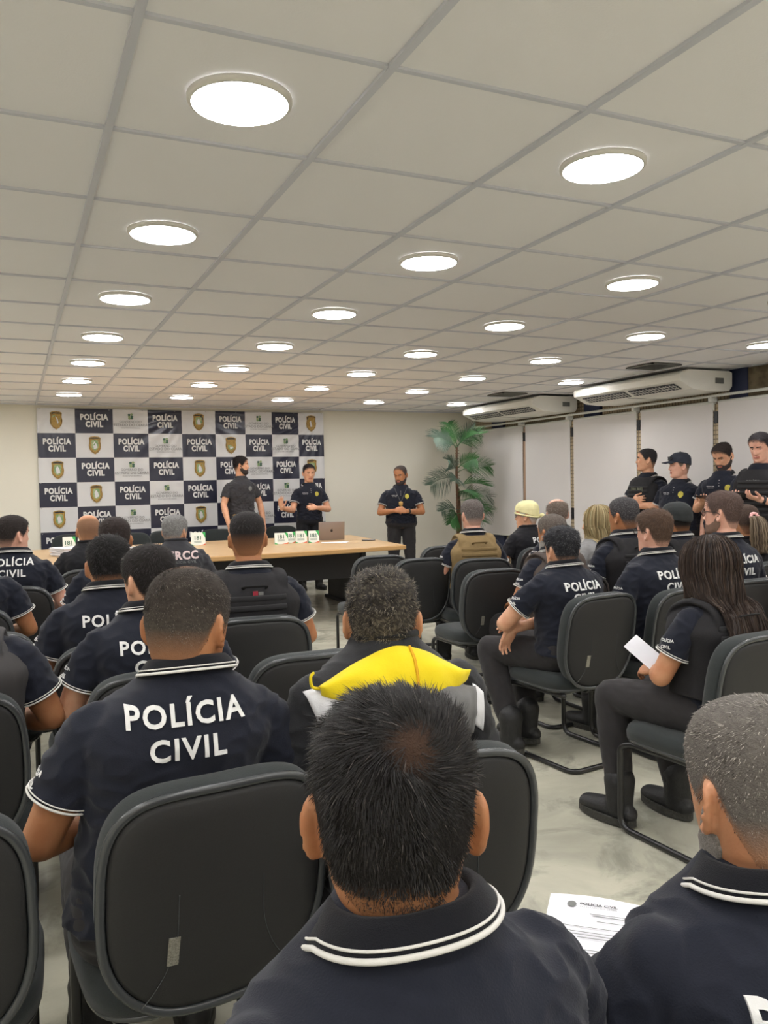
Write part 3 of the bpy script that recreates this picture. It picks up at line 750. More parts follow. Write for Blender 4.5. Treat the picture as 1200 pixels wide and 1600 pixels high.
def head_surf(phi, th):
    """phi azimuth from face (0) clockwise to the right ear (pi/2), th polar from crown (0) to chin (pi)"""
    z = .00025 + .11675 * np.cos(th)
    w = np.interp(z, zz, _W); f = np.interp(z, zz, _F); bk = np.interp(z, zz, _B); y0 = np.where(z > -.06, -.008, -.008 + (-.06 - z) * .75)
    y0 = np.clip(y0, bk + .004, f - .004)
    c, s = np.cos(phi), np.sin(phi)
    x = w * np.sign(s) * np.abs(s) ** .92
    y = np.where(c > 0, y0 + (f - y0) * np.abs(c) ** .92, y0 - (y0 - bk) * np.abs(c) ** .95)
    g = lambda u, m, sg: np.exp(-((u - m) / sg) ** 2)
    fr = np.clip((y - .02) / .04, 0, 1)
    ax = np.abs(x)
    d = 0
    nz_ = np.clip((.018 - z) / .050, 0, 1) * np.where(z < -.032, np.exp(-((z + .032) / .0055) ** 2), 1)
    d = d + fr * (.004 + .024 * nz_) * (z < .022) * (z > -.05) * g(x, 0, .0085 + .005 * nz_)
    d = d + fr * .007 * g(ax, .013, .006) * g(z, -.031, .008)
    d = d - fr * .011 * g(ax, .031, .015) * g(z, .006, .011)
    d = d + fr * .0045 * g(z, .025, .007) * g(ax, .028, .020)
    d = d + fr * .004 * g(ax, .043, .014) * g(z, -.020, .014)
    d = d + fr * .0055 * g(x, 0, .021) * (g(z, -.0575, .0042) + g(z, -.0675, .0048))
    d = d - fr * .003 * g(x, 0, .022) * g(z, -.0622, .002)
    d = d - fr * .004 * g(x, 0, .022) * g(z, -.080, .006)
    d = d + fr * .006 * g(x, 0, .018) * g(z, -.098, .011)
    d = d + fr * .003 * g(x, 0, .03) * g(z, -.060, .02)
    return np.stack([x, y + d, z], -1)
def head_nrm(phi, th):
    e = 1e-3; a = head_surf(phi + e, th) - head_surf(phi - e, th); b_ = head_surf(phi, th + e) - head_surf(phi, th - e)
    n = np.cross(b_, a); n /= np.linalg.norm(n, axis=-1, keepdims=True) + 1e-12
    out = head_surf(phi, th) - np.array((0, -.008, 0)); s = np.sign((n * out).sum(-1, keepdims=True)); return n * np.where(s == 0, 1, s)
def head_mesh(np_=120, nt=84):
    ph = np.arange(np_) / np_ * 2 * PI; th = np.linspace(.02, PI - .02, nt)
    T, Pp = np.meshgrid(th, ph, indexing='ij'); V = head_surf(Pp, T).reshape(-1, 3); F = []
    for i in range(nt - 1):
        for k in range(np_): l = (k + 1) % np_; F.append((i * np_ + k, i * np_ + l, (i + 1) * np_ + l, (i + 1) * np_ + k))
    F.append(tuple(reversed(range(np_)))); F.append(tuple((nt - 1) * np_ + k for k in range(np_)))
    return V, [tuple(reversed(q)) for q in F]
HEADV, HEADF = head_mesh()
def ear_mesh(s, big=1.0):
    """closed ear: rounded plate with a rolled rim and a hollow; s = +1 right"""
    nu, rings = 36, [(0, 0), (.30, -.003), (.55, -.0025), (.72, .0015), (.86, .0042), (.96, .003), (1.0, -.001)]
    H_, W_ = .034 * big, .0185 * big; V = []; F = []
    def pt(u, r, d):
        c, q = math.cos(u), math.sin(u)
        w = W_ * (1 + .12 * q) * (1 if q > 0 else .96); return (c * r * w, q * r * H_ - (0.0), d)
    up_ = np.array((0, -.20, 1.0)); up_ /= np.linalg.norm(up_)
    out = np.array((s * .56, -.83, 0)); out -= up_ * (out @ up_); out /= np.linalg.norm(out)
    nr = np.cross(up_, out) * s; nr = nr if nr[0] * s > 0 else -nr
    C = np.array((s * .0725, -.006, -.006)) + out * W_ * .78
    allr = [(r, d, 1) for r, d in rings[1:]] + [(1.0, -.004, 0), (.9, -.0065, 0), (.6, -.0085, 0), (.3, -.009, 0)]
    for r, d, _ in allr:
        for k in range(nu):
            x, y, dd = pt(2 * PI * k / nu, r, d); V.append(C + out * x + up_ * y + nr * dd)
    m = len(allr)
    for i in range(m - 1):
        for k in range(nu): l = (k + 1) % nu; F.append((i * nu + k, i * nu + l, (i + 1) * nu + l, (i + 1) * nu + k))
    F.append(tuple(reversed(range(nu)))); F.append(tuple((m - 1) * nu + k for k in range(nu)))
    lobe = C - up_ * H_ * .78 - out * W_ * .25
    return np.array(V), F, lobe

def hairline(phi, st=None):
    """lower limit of the hair (z) by azimuth |phi|"""
    a = np.abs((phi + PI) % (2 * PI) - PI)
    xs = np.radians([0, 25, 40, 52, 62, 70, 80, 90, 97, 106, 118, 135, 155, 180])
    zs = np.array([.070, .067, .058, .048, .034, .010, -.014, .000, .018, .008, -.030, -.066, -.084, -.088])
    return np.interp(a, xs, zs) + (st or {}).get('line', 0) * (a < 1.0)
def vnoise(P, f, seed=0):
    """cheap smooth noise, numpy"""
    r = np.random.RandomState(seed); out = 0
    for k in range(7):
        d = r.normal(size=3); d /= np.linalg.norm(d); out = out + np.sin(P @ d * f * (1 + .35 * k) + r.uniform(0, 6.28) + 1.3 * np.sin(P @ np.roll(d, 1) * f * .7))
    return out / 7

def hair_build(HT, sty, n_strands, seed, sc=1.0):
    """scalp shell + ribbons as one mesh in person space. sty: col, grey, gcol, top, side, curl, bald, crown, fade"""
    rng = np.random.RandomState(seed)
    col = np.array(s2l(*sty.get('col', (34, 28, 26)))); gcol = np.array(s2l(*sty.get('gcol', (150, 146, 140)))); skc = np.array(s2l(*sty['skin'])) * .8
    top, side = sty.get('top', .022), sty.get('side', .008)
    # ---- shell
    NP_, NT_ = 128, 84
    ph = np.arange(NP_) / NP_ * 2 * PI - PI; th = np.linspace(.012, 2.35, NT_)
    T, Pm = np.meshgrid(th, ph, indexing='ij'); S = head_surf(Pm, T); N = head_nrm(Pm, T)
    def dens(S_, ph_):
        d = (S_[..., 2] - hairline(ph_, sty)) / .022
        dd = np.clip(d, 0, 1)
        if sty.get('bald'):
            dd = dd * np.clip((np.linalg.norm(S_ - np.array((0, .012, .118)), axis=-1) - sty['bald']) / .02, 0, 1)
        return dd
    def fadef(S_): return np.clip((S_[..., 2] + .055) / (sty.get('fade', .06) + .001), 0, 1)
    D = dens(S, Pm); fz = np.clip((S[..., 2] - .03) / .05, 0, 1)
    thick = (side * .25 + (top * sty.get('body', .30) - side * .25) * fz) * (.25 + .75 * fadef(S)); lump = vnoise(S.reshape(-1, 3), sty.get('lumpf', 150), seed).reshape(D.shape)
    thick = thick * (1 + sty.get('lump', .25) * lump) + .0012
    V = S + N * (thick * np.clip(D * 1.5, 0, 1) - .0015 * (D <= 0))[..., None]
    idx = np.full(D.shape, -1); keep = D > 0
    k2 = keep.copy(); k2[:-1] |= keep[1:]; k2[1:] |= keep[:-1]; k2 |= np.roll(keep, 1, 1) | np.roll(keep, -1, 1)
    F = []; idx[k2] = np.arange(k2.sum()); Vs = V[k2]
    for i in range(NT_ - 1):
        for k in range(NP_):
            l = (k + 1) % NP_; q = (idx[i, k], idx[i, l], idx[i + 1, l], idx[i + 1, k])
            if min(q) >= 0: F.append(tuple(reversed(q)))
    if k2[0].all(): F.append(tuple(idx[0]))
    gmap = lambda P_: np.clip(sty.get('grey', 0) + sty.get('greyside', 0) * np.clip((.05 - P_[..., 2]) / .08, 0, 1), 0, 1)
    crown = np.array(sty.get('crown', (.006, -.066, .082)))
    thin = lambda P_: 1 - sty.get('thin', 0) * np.exp(-(np.linalg.norm(P_ - crown, axis=-1) / .044) ** 2)
    Dk = (D * (.25 + .75 * fadef(S)) * thin(S))[k2]; g = gmap(Vs)[:, None]
    base = col * (1 - g * .6) + gcol * g * .6
    mix_ = np.clip(Dk * 1.25 * sty.get('scalp', 1.0), 0, 1)[:, None]
    spk = rng.uniform(*sty.get('spk', (.6, 1.4)), (len(Vs), 1)); gg = (rng.uniform(size=(len(Vs), 1)) < g); base = (np.where(gg, gcol * .75, col) * spk * .5 + base * .5) if sty.get('spk') is None else base * spk
    C0 = skc * (1 - mix_) + base * mix_
    nshellF = len(F)
    # ---- strands
    ns = n_strands; cz = rng.uniform(math.cos(2.2), 1, ns * 2); t_ = np.arccos(cz); p_ = rng.uniform(-PI, PI, ns * 2)
    S1 = head_surf(p_, t_); d1 = dens(S1, p_) * thin(S1) * (.55 + .45 * fadef(S1)); k_ = rng.uniform(size=ns * 2) < d1
    p_, t_, S1 = p_[k_][:ns], t_[k_][:ns], S1[k_][:ns]; N1 = head_nrm(p_, t_); n = len(p_)
    away = S1 - crown; away -= N1 * (away * N1).sum(1)[:, None]; r_ = np.linalg.norm(away, axis=1)[:, None]; away /= r_ + 1e-6
    swirl = np.cross(N1, away) * np.exp(-r_ / .05) * 1.1
    fz1 = np.clip((S1[:, 2] - .02) / .05, 0, 1)[:, None]
    fwd = np.array((sty.get('part', 0), .5, 0)) * fz1 + np.array((0, 0, -.8)) * (1 - fz1)
    comb = away * .7 + swirl + fwd * sty.get('comb', .6); comb -= N1 * (comb * N1).sum(1)[:, None]; comb /= np.linalg.norm(comb, axis=1)[:, None] + 1e-6
    clump = np.stack([vnoise(S1, 95, seed + 11), vnoise(S1, 95, seed + 12), vnoise(S1, 95, seed + 13)], 1)
    comb = comb + clump * sty.get('messy', .5) + rng.normal(size=(n, 3)) * .16
    L = (side + (top - side) * fz1[:, 0]) * rng.uniform(.65, 1.15, n) * (.3 + .7 * fadef(S1))
    lift = sty.get('lift', .75) * rng.uniform(.6, 1.4, n)[:, None]
    wv = rng.normal(size=(n, 3)); wv = np.cross(N1, wv); wv /= np.linalg.norm(wv, axis=1)[:, None] + 1e-9
    fr_ = np.array([0, .35, .7, 1.0]); rows = []
    wid = sty.get('width', .0009) * rng.uniform(.7, 1.3, n)
    curl = sty.get('curl', 0); phs = rng.uniform(0, 6.28, n)[:, None]
    base_in = S1 - N1 * .001
    for f_ in fr_:
        dirv = (N1 * (lift * (1 - .55 * f_)) + comb * (.45 + .8 * f_))
        dirv /= np.linalg.norm(dirv, axis=1)[:, None]
        p = base_in + dirv * (L * f_)[:, None] + N1 * (thick_mean(sty) * .3 * f_)
        if curl: p = p + (np.cross(comb, N1) * np.sin(phs + f_ * 6) + N1 * np.cos(phs + f_ * 6)) * curl * f_
        w_ = (wid * (1.0, .9, .65, .12)[int(round(f_ / .3333))])[:, None]
        rows.append(p - wv * w_); rows.append(p + wv * w_)
    SV = np.stack(rows, 1).reshape(-1, 3)
    g1 = rng.uniform(size=n) < gmap(S1); sc_ = np.where(g1[:, None], gcol * rng.uniform(.75, 1.3, n)[:, None], col * rng.uniform(.5, 1.9, n)[:, None])
    SCc = np.repeat(sc_, 8, 0)
    o = len(Vs); bi = np.arange(n) * 8 + o
    quads = np.concatenate([np.stack([bi + 2 * k, bi + 2 * k + 1, bi + 2 * k + 3, bi + 2 * k + 2], 1) for k in range(3)])
    AV = HT(np.concatenate([Vs, SV])); AC = np.concatenate([C0, SCc])
    return fast_mesh('hair', AV, F, quads, AC, [M_scalp, M_hair])
def thick_mean(sty): return sty.get('side', .008)
def fast_mesh(name, V, F, quads, C, mats):
    me = bpy.data.meshes.new(name); nf = len(F) + len(quads)
    ls = np.array([len(f) for f in F] + [4] * len(quads)); st = np.concatenate([[0], np.cumsum(ls)[:-1]]).astype(int)
    lv = np.concatenate([np.array([i for f in F for i in f], int), quads.ravel().astype(int)]) if len(F) else quads.ravel().astype(int)
    me.vertices.add(len(V)); me.vertices.foreach_set('co', np.asarray(V, np.float32).ravel())
    me.loops.add(len(lv)); me.loops.foreach_set('vertex_index', lv.astype(np.int32))
    me.polygons.add(nf); me.polygons.foreach_set('loop_start', st.astype(np.int32))
    for m in mats: me.materials.append(m)
    me.polygons.foreach_set('material_index', np.array([0] * len(F) + [1 if len(mats) > 1 else 0] * len(quads), np.int32))
    me.polygons.foreach_set('use_smooth', np.ones(nf, bool))
    me.update(calc_edges=True); a = me.attributes.new('hcol', 'FLOAT_COLOR', 'POINT'); cc = np.ones((len(V), 4), np.float32); cc[:, :3] = C; a.data.foreach_set('color', cc.ravel())
    return me
def ribbons(paths, widths, col_list, HT=None, name='hair', seed=0, M=None):
    """paths: (n, k, 3) ribbons facing random directions"""
    rng = np.random.RandomState(seed); P = np.asarray(paths); n, k, _ = P.shape
    T = P[:, -1] - P[:, 0]; w = np.cross(T, rng.normal(size=(n, 3))); w /= np.linalg.norm(w, axis=1)[:, None] + 1e-9
    prof = np.interp(np.linspace(0, 1, k), [0, .1, .8, 1], [.7, 1, .9, .15])
    rows = []
    for i in range(k): rows += [P[:, i] - w * widths[:, None] * prof[i], P[:, i] + w * widths[:, None] * prof[i]]
    V = np.stack(rows, 1).reshape(-1, 3); bi = np.arange(n) * 2 * k
    Q = np.concatenate([np.stack([bi + 2 * i, bi + 2 * i + 1, bi + 2 * i + 3, bi + 2 * i + 2], 1) for i in range(k - 1)])
    return V, Q, np.repeat(np.asarray(col_list), 2 * k, 0)
def patch(HT, mask, off, NP_=160, NT_=110, th0=.02, th1=PI - .03, inner=.002):
    """closed patch lying on the head where mask(S,phi)>0, off(S,phi) thick"""
    ph = np.arange(NP_) / NP_ * 2 * PI - PI; th = np.linspace(th0, th1, NT_); T, Pm = np.meshgrid(th, ph, indexing='ij')
    S = head_surf(Pm, T); N = head_nrm(Pm, T); Mk = mask(S, Pm); O = off(S, Pm) * np.clip(Mk * 4, 0, 1) - inner * (Mk <= 0)
    keep = Mk > 0; k2 = keep.copy(); k2[:-1] |= keep[1:]; k2[1:] |= keep[:-1]; k2 |= np.roll(keep, 1, 1) | np.roll(keep, -1, 1)
    V = (S + N * O[..., None])[k2]; idx = np.full(Mk.shape, -1); idx[k2] = np.arange(k2.sum()); F = []
    for i in range(NT_ - 1):
        for k in range(NP_):
            l = (k + 1) % NP_; q = (idx[i, k], idx[i, l], idx[i + 1, l], idx[i + 1, k])
            if min(q) >= 0: F.append(tuple(reversed(q)))
    if k2[0].all() and th0 < .1: F.append(tuple(idx[0]))
    return HT(V), F

# ------------------------------------------------------------------ people
def hand_pieces(W, d, n, side, curl=.35, spread=.06, thumb=.0, k=1.0):
    """closed pieces of a hand: palm, four fingers, thumb. W wrist, d finger direction, n palm normal"""
    W = np.array(W, float); d = nrmz(d); n = nrmz(np.array(n, float) - d * np.dot(n, d)); t = side * np.cross(d, n)
    out = []
    P = [W - d * .015, W + d * .02 * k, W + d * .055 * k, W + d * .088 * k]
    out.append(sweep(np.array(P), np.array([(.024, .019), (.031, .018), (.039, .016), (.037, .013)]) * k, 14, up0=n))
    # sweep's first radius runs along cross(T, up0) = the across-the-palm axis
    for i, (off, L, r) in enumerate(((.029, .070, .0088), (.010, .079, .0090), (-.009, .074, .0087), (-.027, .058, .0078))):
        b0 = W + d * (.082 - .004 * abs(i - 1)) * k + t * off * k
        dd = nrmz(d + t * spread * (1.5 - i)); pts = [b0 - dd * .02]; p = b0; a = curl * .5; pts.append(p)
        for sgm in (.42, .32, .26):
            v = dd * math.cos(a) + n * math.sin(a); p = p + v * L * sgm * k; pts.append(p); a += curl * (1.0 + .15 * i)
        q = cat(pts, 3); rr = np.linspace(r * 1.05, r * .78, len(q)) * k; out.append(sweep(q, rr, 10))
    b0 = W + d * .018 * k + t * .022 * k + n * .004; dd = nrmz(t * .75 + d * .62 + n * (.25 + thumb)); e = nrmz(t * .25 + d * .9 + n * (.35 + thumb))
    q = cat([b0 - dd * .01, b0 + dd * .036 * k, b0 + dd * .036 * k + e * .030 * k, b0 + dd * .038 * k + e * .056 * k], 4)
    out.append(sweep(q, np.linspace(.0135, .0088, len(q)) * k, 10)); return out

ARMS_SIT = {  # (elbow, wrist, finger dir, palm normal, curl)
    'lap': ((.255, .015, .715), (.125, .265, .665), (-.35, .9, -.22), (0, -.2, -1), .25),
    'clasp': ((.26, .04, .71), (.07, .25, .69), (-.8, .5, -.1), (-.3, -.4, -.6), .55),
    'crossed': ((.25, .09, .74), (.02, .21, .80), (-.95, .1, .02), (0, -1, -.1), .35),
    'phone': ((.25, .03, .72), (.09, .25, .80), (-.35, .75, .35), (0, -.5, .9), .55),
}
ARMS_STAND = {
    'down': ((.235, -.015, 1.12), (.235, .06, .87), (0, .12, -1), (-1, .1, 0), .35),
    'crossed': ((.25, .05, 1.14), (.0, .20, 1.19), (-.96, .05, .1), (0, -1, 0), .35),
    'phone': ((.235, .0, 1.12), (.09, .24, 1.19), (-.4, .75, .2), (0, -.3, .95), .5),
    'desk': ((.25, .02, 1.13), (.235, .20, .91), (0, .35, -1), (-.7, -.3, -.3), .2),
}
def person(key, label, head, byaw, hyaw, pitch=0, roll=0, stand=False, hf=None, hs=0, bw=1.0, belly=0, q=.006, tone='mid',
           hair=None, strands=2500, shirt='polo', shirt_m=None, pants='c', arms='lap', armL=None, armR=None, legs=None, beard=None, brow=True,
           vest=None, back=True, back_text=('POLÍCIA', 'CIVIL'), sleeve_text=True, front=False, glasses=None, cap=None, hsc=1.0, seat=True, chair_label=None,
           chair_dy=0.0, chair_dx=0.0, chair_yaw=None, dz=0.0, tdz=0.0, extra=None, wrinkle=1.0, grp=None):
    hx, hy, hz = head
    if hf is None: hf = .05 if not stand else .03
    a = R(byaw); fwd = (math.sin(a), math.cos(a)); rgt = (math.cos(a), -math.sin(a))
    px, py = hx - fwd[0] * hf - rgt[0] * hs, hy - fwd[1] * hf - rgt[1] * hs
    root = empty('person', (px, py, 0), -a, label, 'person', grp)
    zp = .54
    if stand: K = hz / 1.60; zoff = .40
    else: K = 1.0; zoff = 0
    kz = ((hz - zp) / (1.17 - zp)) if not stand else K
    def Z(z): return (zp + (z - zp) * kz) if not stand else (z + .40) * K + (0 if z > .45 else 0)
    def lean(z): f = np.clip((z - .54) / .55, 0, 1.3); return hf * f ** 1.4, hs * f ** 1.4
    def Tz(x, y, z): ly, lx = lean(z); return (x * bw + lx, y + ly, Z(z))
    S = [(.485, .10, .085), (.51, .150, .115), (.55, .168, .128), (.62, .160, .122 + belly * .8), (.70, .152, .112 + belly), (.80, .158, .114 + belly * .5), (.89, .172, .118), (.935, .174, .112), (.97, .158, .101), (1.00, .122, .086), (1.025, .088, .073), (1.045, .068, .064), (1.062, .060, .060)]
    def secs(grow, z0=.4, z1=2, wk=1.0, shift=0):
        o = []
        for z, w_, d_ in S:
            if z0 <= z <= z1:
                ly, lx = lean(z); o.append((Z(z), lx, ly - .012 * (z > .8) + shift, (w_ * bw + belly * .5 * (z < .85) + grow) * wk, d_ * (1 + (bw - 1) * .6) + grow))
        return o
    th = R(-(hyaw - byaw)); Mh = Matrix.Rotation(th, 3, 'Z') @ Matrix.Rotation(R(-pitch), 3, 'X') @ Matrix.Rotation(R(roll), 3, 'Y')
    Mh = np.array(Mh); HC = np.array((hs, hf, hz - dz))
    def HT(V): return (np.asarray(V) * hsc) @ Mh.T + HC
    # joints
    def armset(side, spec):
        e, w_, d, n, c = spec[:5]; f = 1.0
        if stand: cv = lambda p: np.array((p[0] * side * (1 + (bw - 1) * .8), p[1] + hf * .6, p[2] * K))
        else: cv = lambda p: np.array((p[0] * side * (1 + (bw - 1) * .7) + hs * .5, p[1] + hf * .7 * (p[2] > .68), p[2] if p[2] < .70 else Z(p[2])))
        return cv(e), cv(w_), np.array((d[0] * side, d[1], d[2])), np.array((n[0] * side, n[1], n[2])), c, (spec[5] if len(spec) > 5 else 0)
    tab = ARMS_STAND if stand else ARMS_SIT
    aR = armset(1, armR or tab[arms]); aL = armset(-1, armL or tab[arms])
    if arms == 'crossed' and armL is None:
        e, w_, d, n, c, tb = aL; aL = (e + np.array((0, 0, -.01)), w_ + np.array((0, .045, -.045)), d, n, c, tb)
    sh = {s: np.array(Tz(s * .166, -.012, .930)) for s in (1, -1)}
    B = MB(); B.add(*sections(secs(-.004), 36, 2.3))
    neckb = np.array(Tz(0, -.018, 1.02)); hb = HT(np.array([(0, -.016, -.050)]))[0]
    B.add(*limb([(*neckb, .062 * (1 + (bw - 1) * .4), .060), (*(neckb * .5 + hb * .5), .057 * (.5 + .5 * bw), .058), (*hb, .052, .052)], 5, 24, up0=(0, 1, 0)))
    B.add(HT(HEADV), HEADF)
    for s in (1, -1):
        V, F, lobe = ear_mesh(s, (hair or {}).get('ear', 1.0)); B.add(HT(V), F); B.add(*ball(HT(np.array([lobe]))[0], .0068 * hsc, 10, 8))
    lg = MB()     # trousers follow the same skeleton
    for s, (el, wr, d, n, c, tb) in ((1, aR), (-1, aL)):
        B.add(*ball(sh[s] + np.array((-.014 * s, 0, 0)), .045, 16, 10))
        B.add(*limb([(*sh[s], .043), (*(sh[s] * .6 + el * .4), .045 * (.4 + .6 * bw)), (*el, .039), ], 6, 18))
        B.add(*limb([(*el, .039), (*(el * .65 + wr * .35), .041), (*(el * .2 + wr * .8), .029), (*(wr + nrmz(d) * .01), .025)], 6, 18))
        for V, F in hand_pieces(wr, d, n, s, c, thumb=tb): B.add(V, F)
    if legs is None: legs = {}
    for s in (1, -1):
        if stand:
            hip = np.array((s * .088, 0, .92 * K)); kn = np.array((s * .105, .02, .50 * K)); an = np.array((s * .115, -.01, .10)); tdir = np.array((s * .15, 1, 0))
        else:
            hip = np.array((s * .085, -.01, .535)); kn, an, tdir = legs.get(s, ((s * .125, .43, .515), (s * .125, .40, .105), (s * .1, 1, 0)))
            kn, an, tdir = map(np.array, (kn, an, tdir))
        tdir = nrmz(tdir)
        B.add(*limb([(*hip, .080), (*(hip * .5 + kn * .5), .070), (*kn, .052)], 6, 16)); B.add(*limb([(*kn, .050), (*(kn * .65 + an * .35), .050), (*an, .032)], 6, 16))
        B.add(*limb([(*an, .032), (*(an + np.array((0, 0, -.055)) + tdir * .03), .028), (*(an + np.array((0, 0, -.070)) + tdir * .12), .018)], 4, 12))
        lg.add(*limb([(*hip, .094), (*(hip * .55 + kn * .45), .087), (*(kn * .93 + hip * .07), .073), (*kn, .070)], 6, 20))
        lg.add(*limb([(*kn, .070), (*(kn * .7 + an * .3), .071), (*(kn * .3 + an * .7), .060), (*(an + np.array((0, 0, .03))), .056)], 6, 20))
        # boots
        b = MB(); gz = an[2] - .105; dn = np.array((0, 0, -1.))
        if legs.get('tip'): dn = nrmz(np.array(legs['tip']))
        b.add(*limb([(*(an - dn * .075), .064), (*(an - dn * .02), .058), (*(an + dn * .05), .052)], 4, 16))
        f0 = an + dn * .060
        b.add(*limb([(*(f0 - tdir * .045), .040, .038), (*(f0 + tdir * .03), .046, .046), (*(f0 + tdir * .11 + dn * .002), .052, .038), (*(f0 + tdir * .175 + dn * .006), .044, .030)], 5, 16, up0=-dn))
        obj('boot', remesh(b, 'boot', M_boot, .007, 2), root)
        b = MB(); sd = np.cross(tdir, dn); O = []
        for k in range(28):
            q_ = 2 * PI * k / 28; O.append(tdir * (.068 + .146 * math.cos(q_)) + sd * (math.sin(q_) * .058))
        V = [an + dn * z + o for z in (.076, .104) for o in O]
        b.add(V, [tuple(range(28)), tuple(28 + k for k in reversed(range(28)))] + [(k, k + 28, (k + 1) % 28 + 28, (k + 1) % 28) for k in range(28)]); obj('boot_sole', b.mesh('boot_sole', M_sole, smooth=False), root)
    skm = skin(tone)
    body = obj('body', remesh(B, 'body', skm, q, 2, .4), root)
    # ---- trousers
    ps = [(z, cx, cy_, w_, d_) for z, cx, cy_, w_, d_ in secs(.004, .4, .63)]
    lg.add(*sections(ps, 36, 2.4))
    pm = M_pants if pants == 'c' else (pants if not isinstance(pants, str) else M_bpants)
    def wr_p(P, N): return P + N * (.0045 * vnoise(P * np.array((1, 1, .8)), 26, 3) + .003 * vnoise(P, 60, 4))[:, None] * wrinkle
    obj('trousers', remesh(lg, 'trousers', pm, max(q, .007), 3, .5, wr_p), root)
    # ---- shirt
    sm = shirt_m or M_polo
    T = MB(); g_ = .013; T.add(*sections(secs(g_, .52, 1.05) + [(Z(1.075), lean(1.07)[1], lean(1.07)[0] - .014, .062 * (.5 + .5 * bw), .062)], 44, 2.35)); frac = .60 if shirt in ('polo', 'tee') else 1
    cuffs = []
    for s, (el, wr, d, n, c, tb) in ((1, aR), (-1, aL)):
        T.add(*ball(sh[s] + np.array((-.016 * s, 0, 0)), .062 * (.4 + .6 * bw), 18, 12))
        end = sh[s] + (el - sh[s]) * frac; arb = .4 + .6 * bw
        if shirt == 'long':
            T.add(*sweep(cat([sh[s], sh[s] * .5 + el * .5, el], 6), np.linspace(.067, .056, 13) * arb, 20)); T.add(*sweep(cat([el, el * .5 + wr * .5, wr - nrmz(wr - el) * .01], 6), np.linspace(.056, .040, 13) * arb, 20))
        else:
            pp = cat([sh[s] * .98 + neckb * .02, sh[s] * .5 + end * .5, end], 6); T.add(*sweep(pp, np.interp(np.linspace(0, 1, len(pp)), [0, .4, 1], [.057, .062, .064]) * arb, 24, cap=False)); cuffs.append((end, nrmz(el - sh[s]), .0635 * arb, s))
    def wr_s(P, N):
        lowz = np.clip((Z(.95) - P[:, 2]) / .25, 0, 1); side_ = np.clip((np.abs(P[:, 0]) - .07) / .1, 0, 1)
        w = vnoise(P * np.array((.8, .8, 2.0)), 24, 7) ; w2 = -np.abs(vnoise(P * np.array((1, 1, 1.6)), 34, 9)) ** .8
        return P + N * ((.010 * w + .014 * w2) * (.28 + .72 * np.maximum(lowz, side_ * .6)) * wrinkle)[:, None]
    sh_me = remesh(T, 'shirt', sm, q, 7, .6, wr_s); names = {'polo': 'polo_shirt', 'tee': 'tee_shirt', 'long': 'jacket'}
    sh_o = obj(names[shirt], sh_me, root); tree = bvh_of(sh_me)
    cz, (cyl, cxl) = Z(1.052), lean(1.05)
    tiltC = R(9) + R(min(pitch, 20) * .3)
    def ringpt(a_, r, z):      # a_ from the back
        x = math.sin(a_) * r * 1.04; y = -math.cos(a_) * r * .98
        zz_ = z + y * -math.tan(tiltC) * 1.0
        return (x * (.55 + .45 * bw) * 1.02 + cxl, y - .014 + cyl, cz + zz_)
    if shirt == 'polo' or shirt == 'collared':
        prof = [(.062, -.014), (.0625, .010), (.066, .0165), (.072, .0165), (.079, .010), (.0890, -.004), (.0935, -.0125), (.0905, -.0165), (.084, -.008), (.074, .004), (.068, .002), (.067, -.016)]
        na, m = 64, len(prof); V = []; F = []
        for i in range(na + 1):
            a_ = -R(152) + R(304) * i / na; fr_ = max(0, (abs(a_) - R(95)) / R(57))
            for j, (r, z) in enumerate(prof):
                ex = .028 * fr_ if 4 <= j <= 9 else 0
                V.append(ringpt(a_, r + .006 * fr_ * (4 <= j <= 9) + .0012 * math.sin(a_ * 5), z - ex))
        for i in range(na):
            for j in range(m): l = (j + 1) % m; F.append((i * m + j, i * m + l, (i + 1) * m + l, (i + 1) * m + j))
        F.append(tuple(reversed(range(m)))); F.append(tuple(na * m + j for j in range(m)))
        b = MB(); b.add(V, F); col_o = obj('collar', b.mesh('collar', M_collar), root)
        for rr, z_, th_ in ((.0942, -.0130, .0028), (.0908, -.0050, .0014)):
            b = MB(); pts = []
            for i in range(na + 1):
                a_ = -R(151) + R(302) * i / na; fr_ = max(0, (abs(a_) - R(95)) / R(57)); pts.append(ringpt(a_, rr + .006 * fr_ + .0012 * math.sin(a_ * 5), z_ - .028 * fr_))
            b.add(*sweep(pts, (th_, th_ * 1.1), 8)); obj('collar_stripe', b.mesh('collar_stripe', M_stripe), col_o)
    else:
        b = MB(); na = 56; rr = .068
        pts = [ringpt(2 * PI * i / na, rr + .002, .002) for i in range(na)]
        b.add(*sweep(pts, (.006, .009), 10, closed=True)); obj('neckband', b.mesh('neckband', sm if shirt != 'long' else M_jacket), root)
    for end, d, r, s in cuffs:
        u = nrmz(np.cross(d, (0, 1., .2))); v = np.cross(d, u); b = MB()
        if shirt == 'polo':
            for off, rr, tk in ((-.004, r + .0015, .0026), (-.012, r + .0015, .0014)):
                b.add(*sweep([end + d * off + u * math.cos(k) * rr + v * math.sin(k) * rr for k in np.arange(32) / 32 * 2 * PI], tk, 8, closed=True))
            obj('sleeve_stripe', b.mesh('sleeve_stripe', M_stripe), root)
        else:
            b.add(*sweep([end + d * -.003 + u * math.cos(k) * r + v * math.sin(k) * r for k in np.arange(32) / 32 * 2 * PI], .003, 8, closed=True)); obj('sleeve_hem', b.mesh('sleeve_hem', sm), root)
    ly9, lx9 = lean(.93)
    # ---- vest
    vt = tree
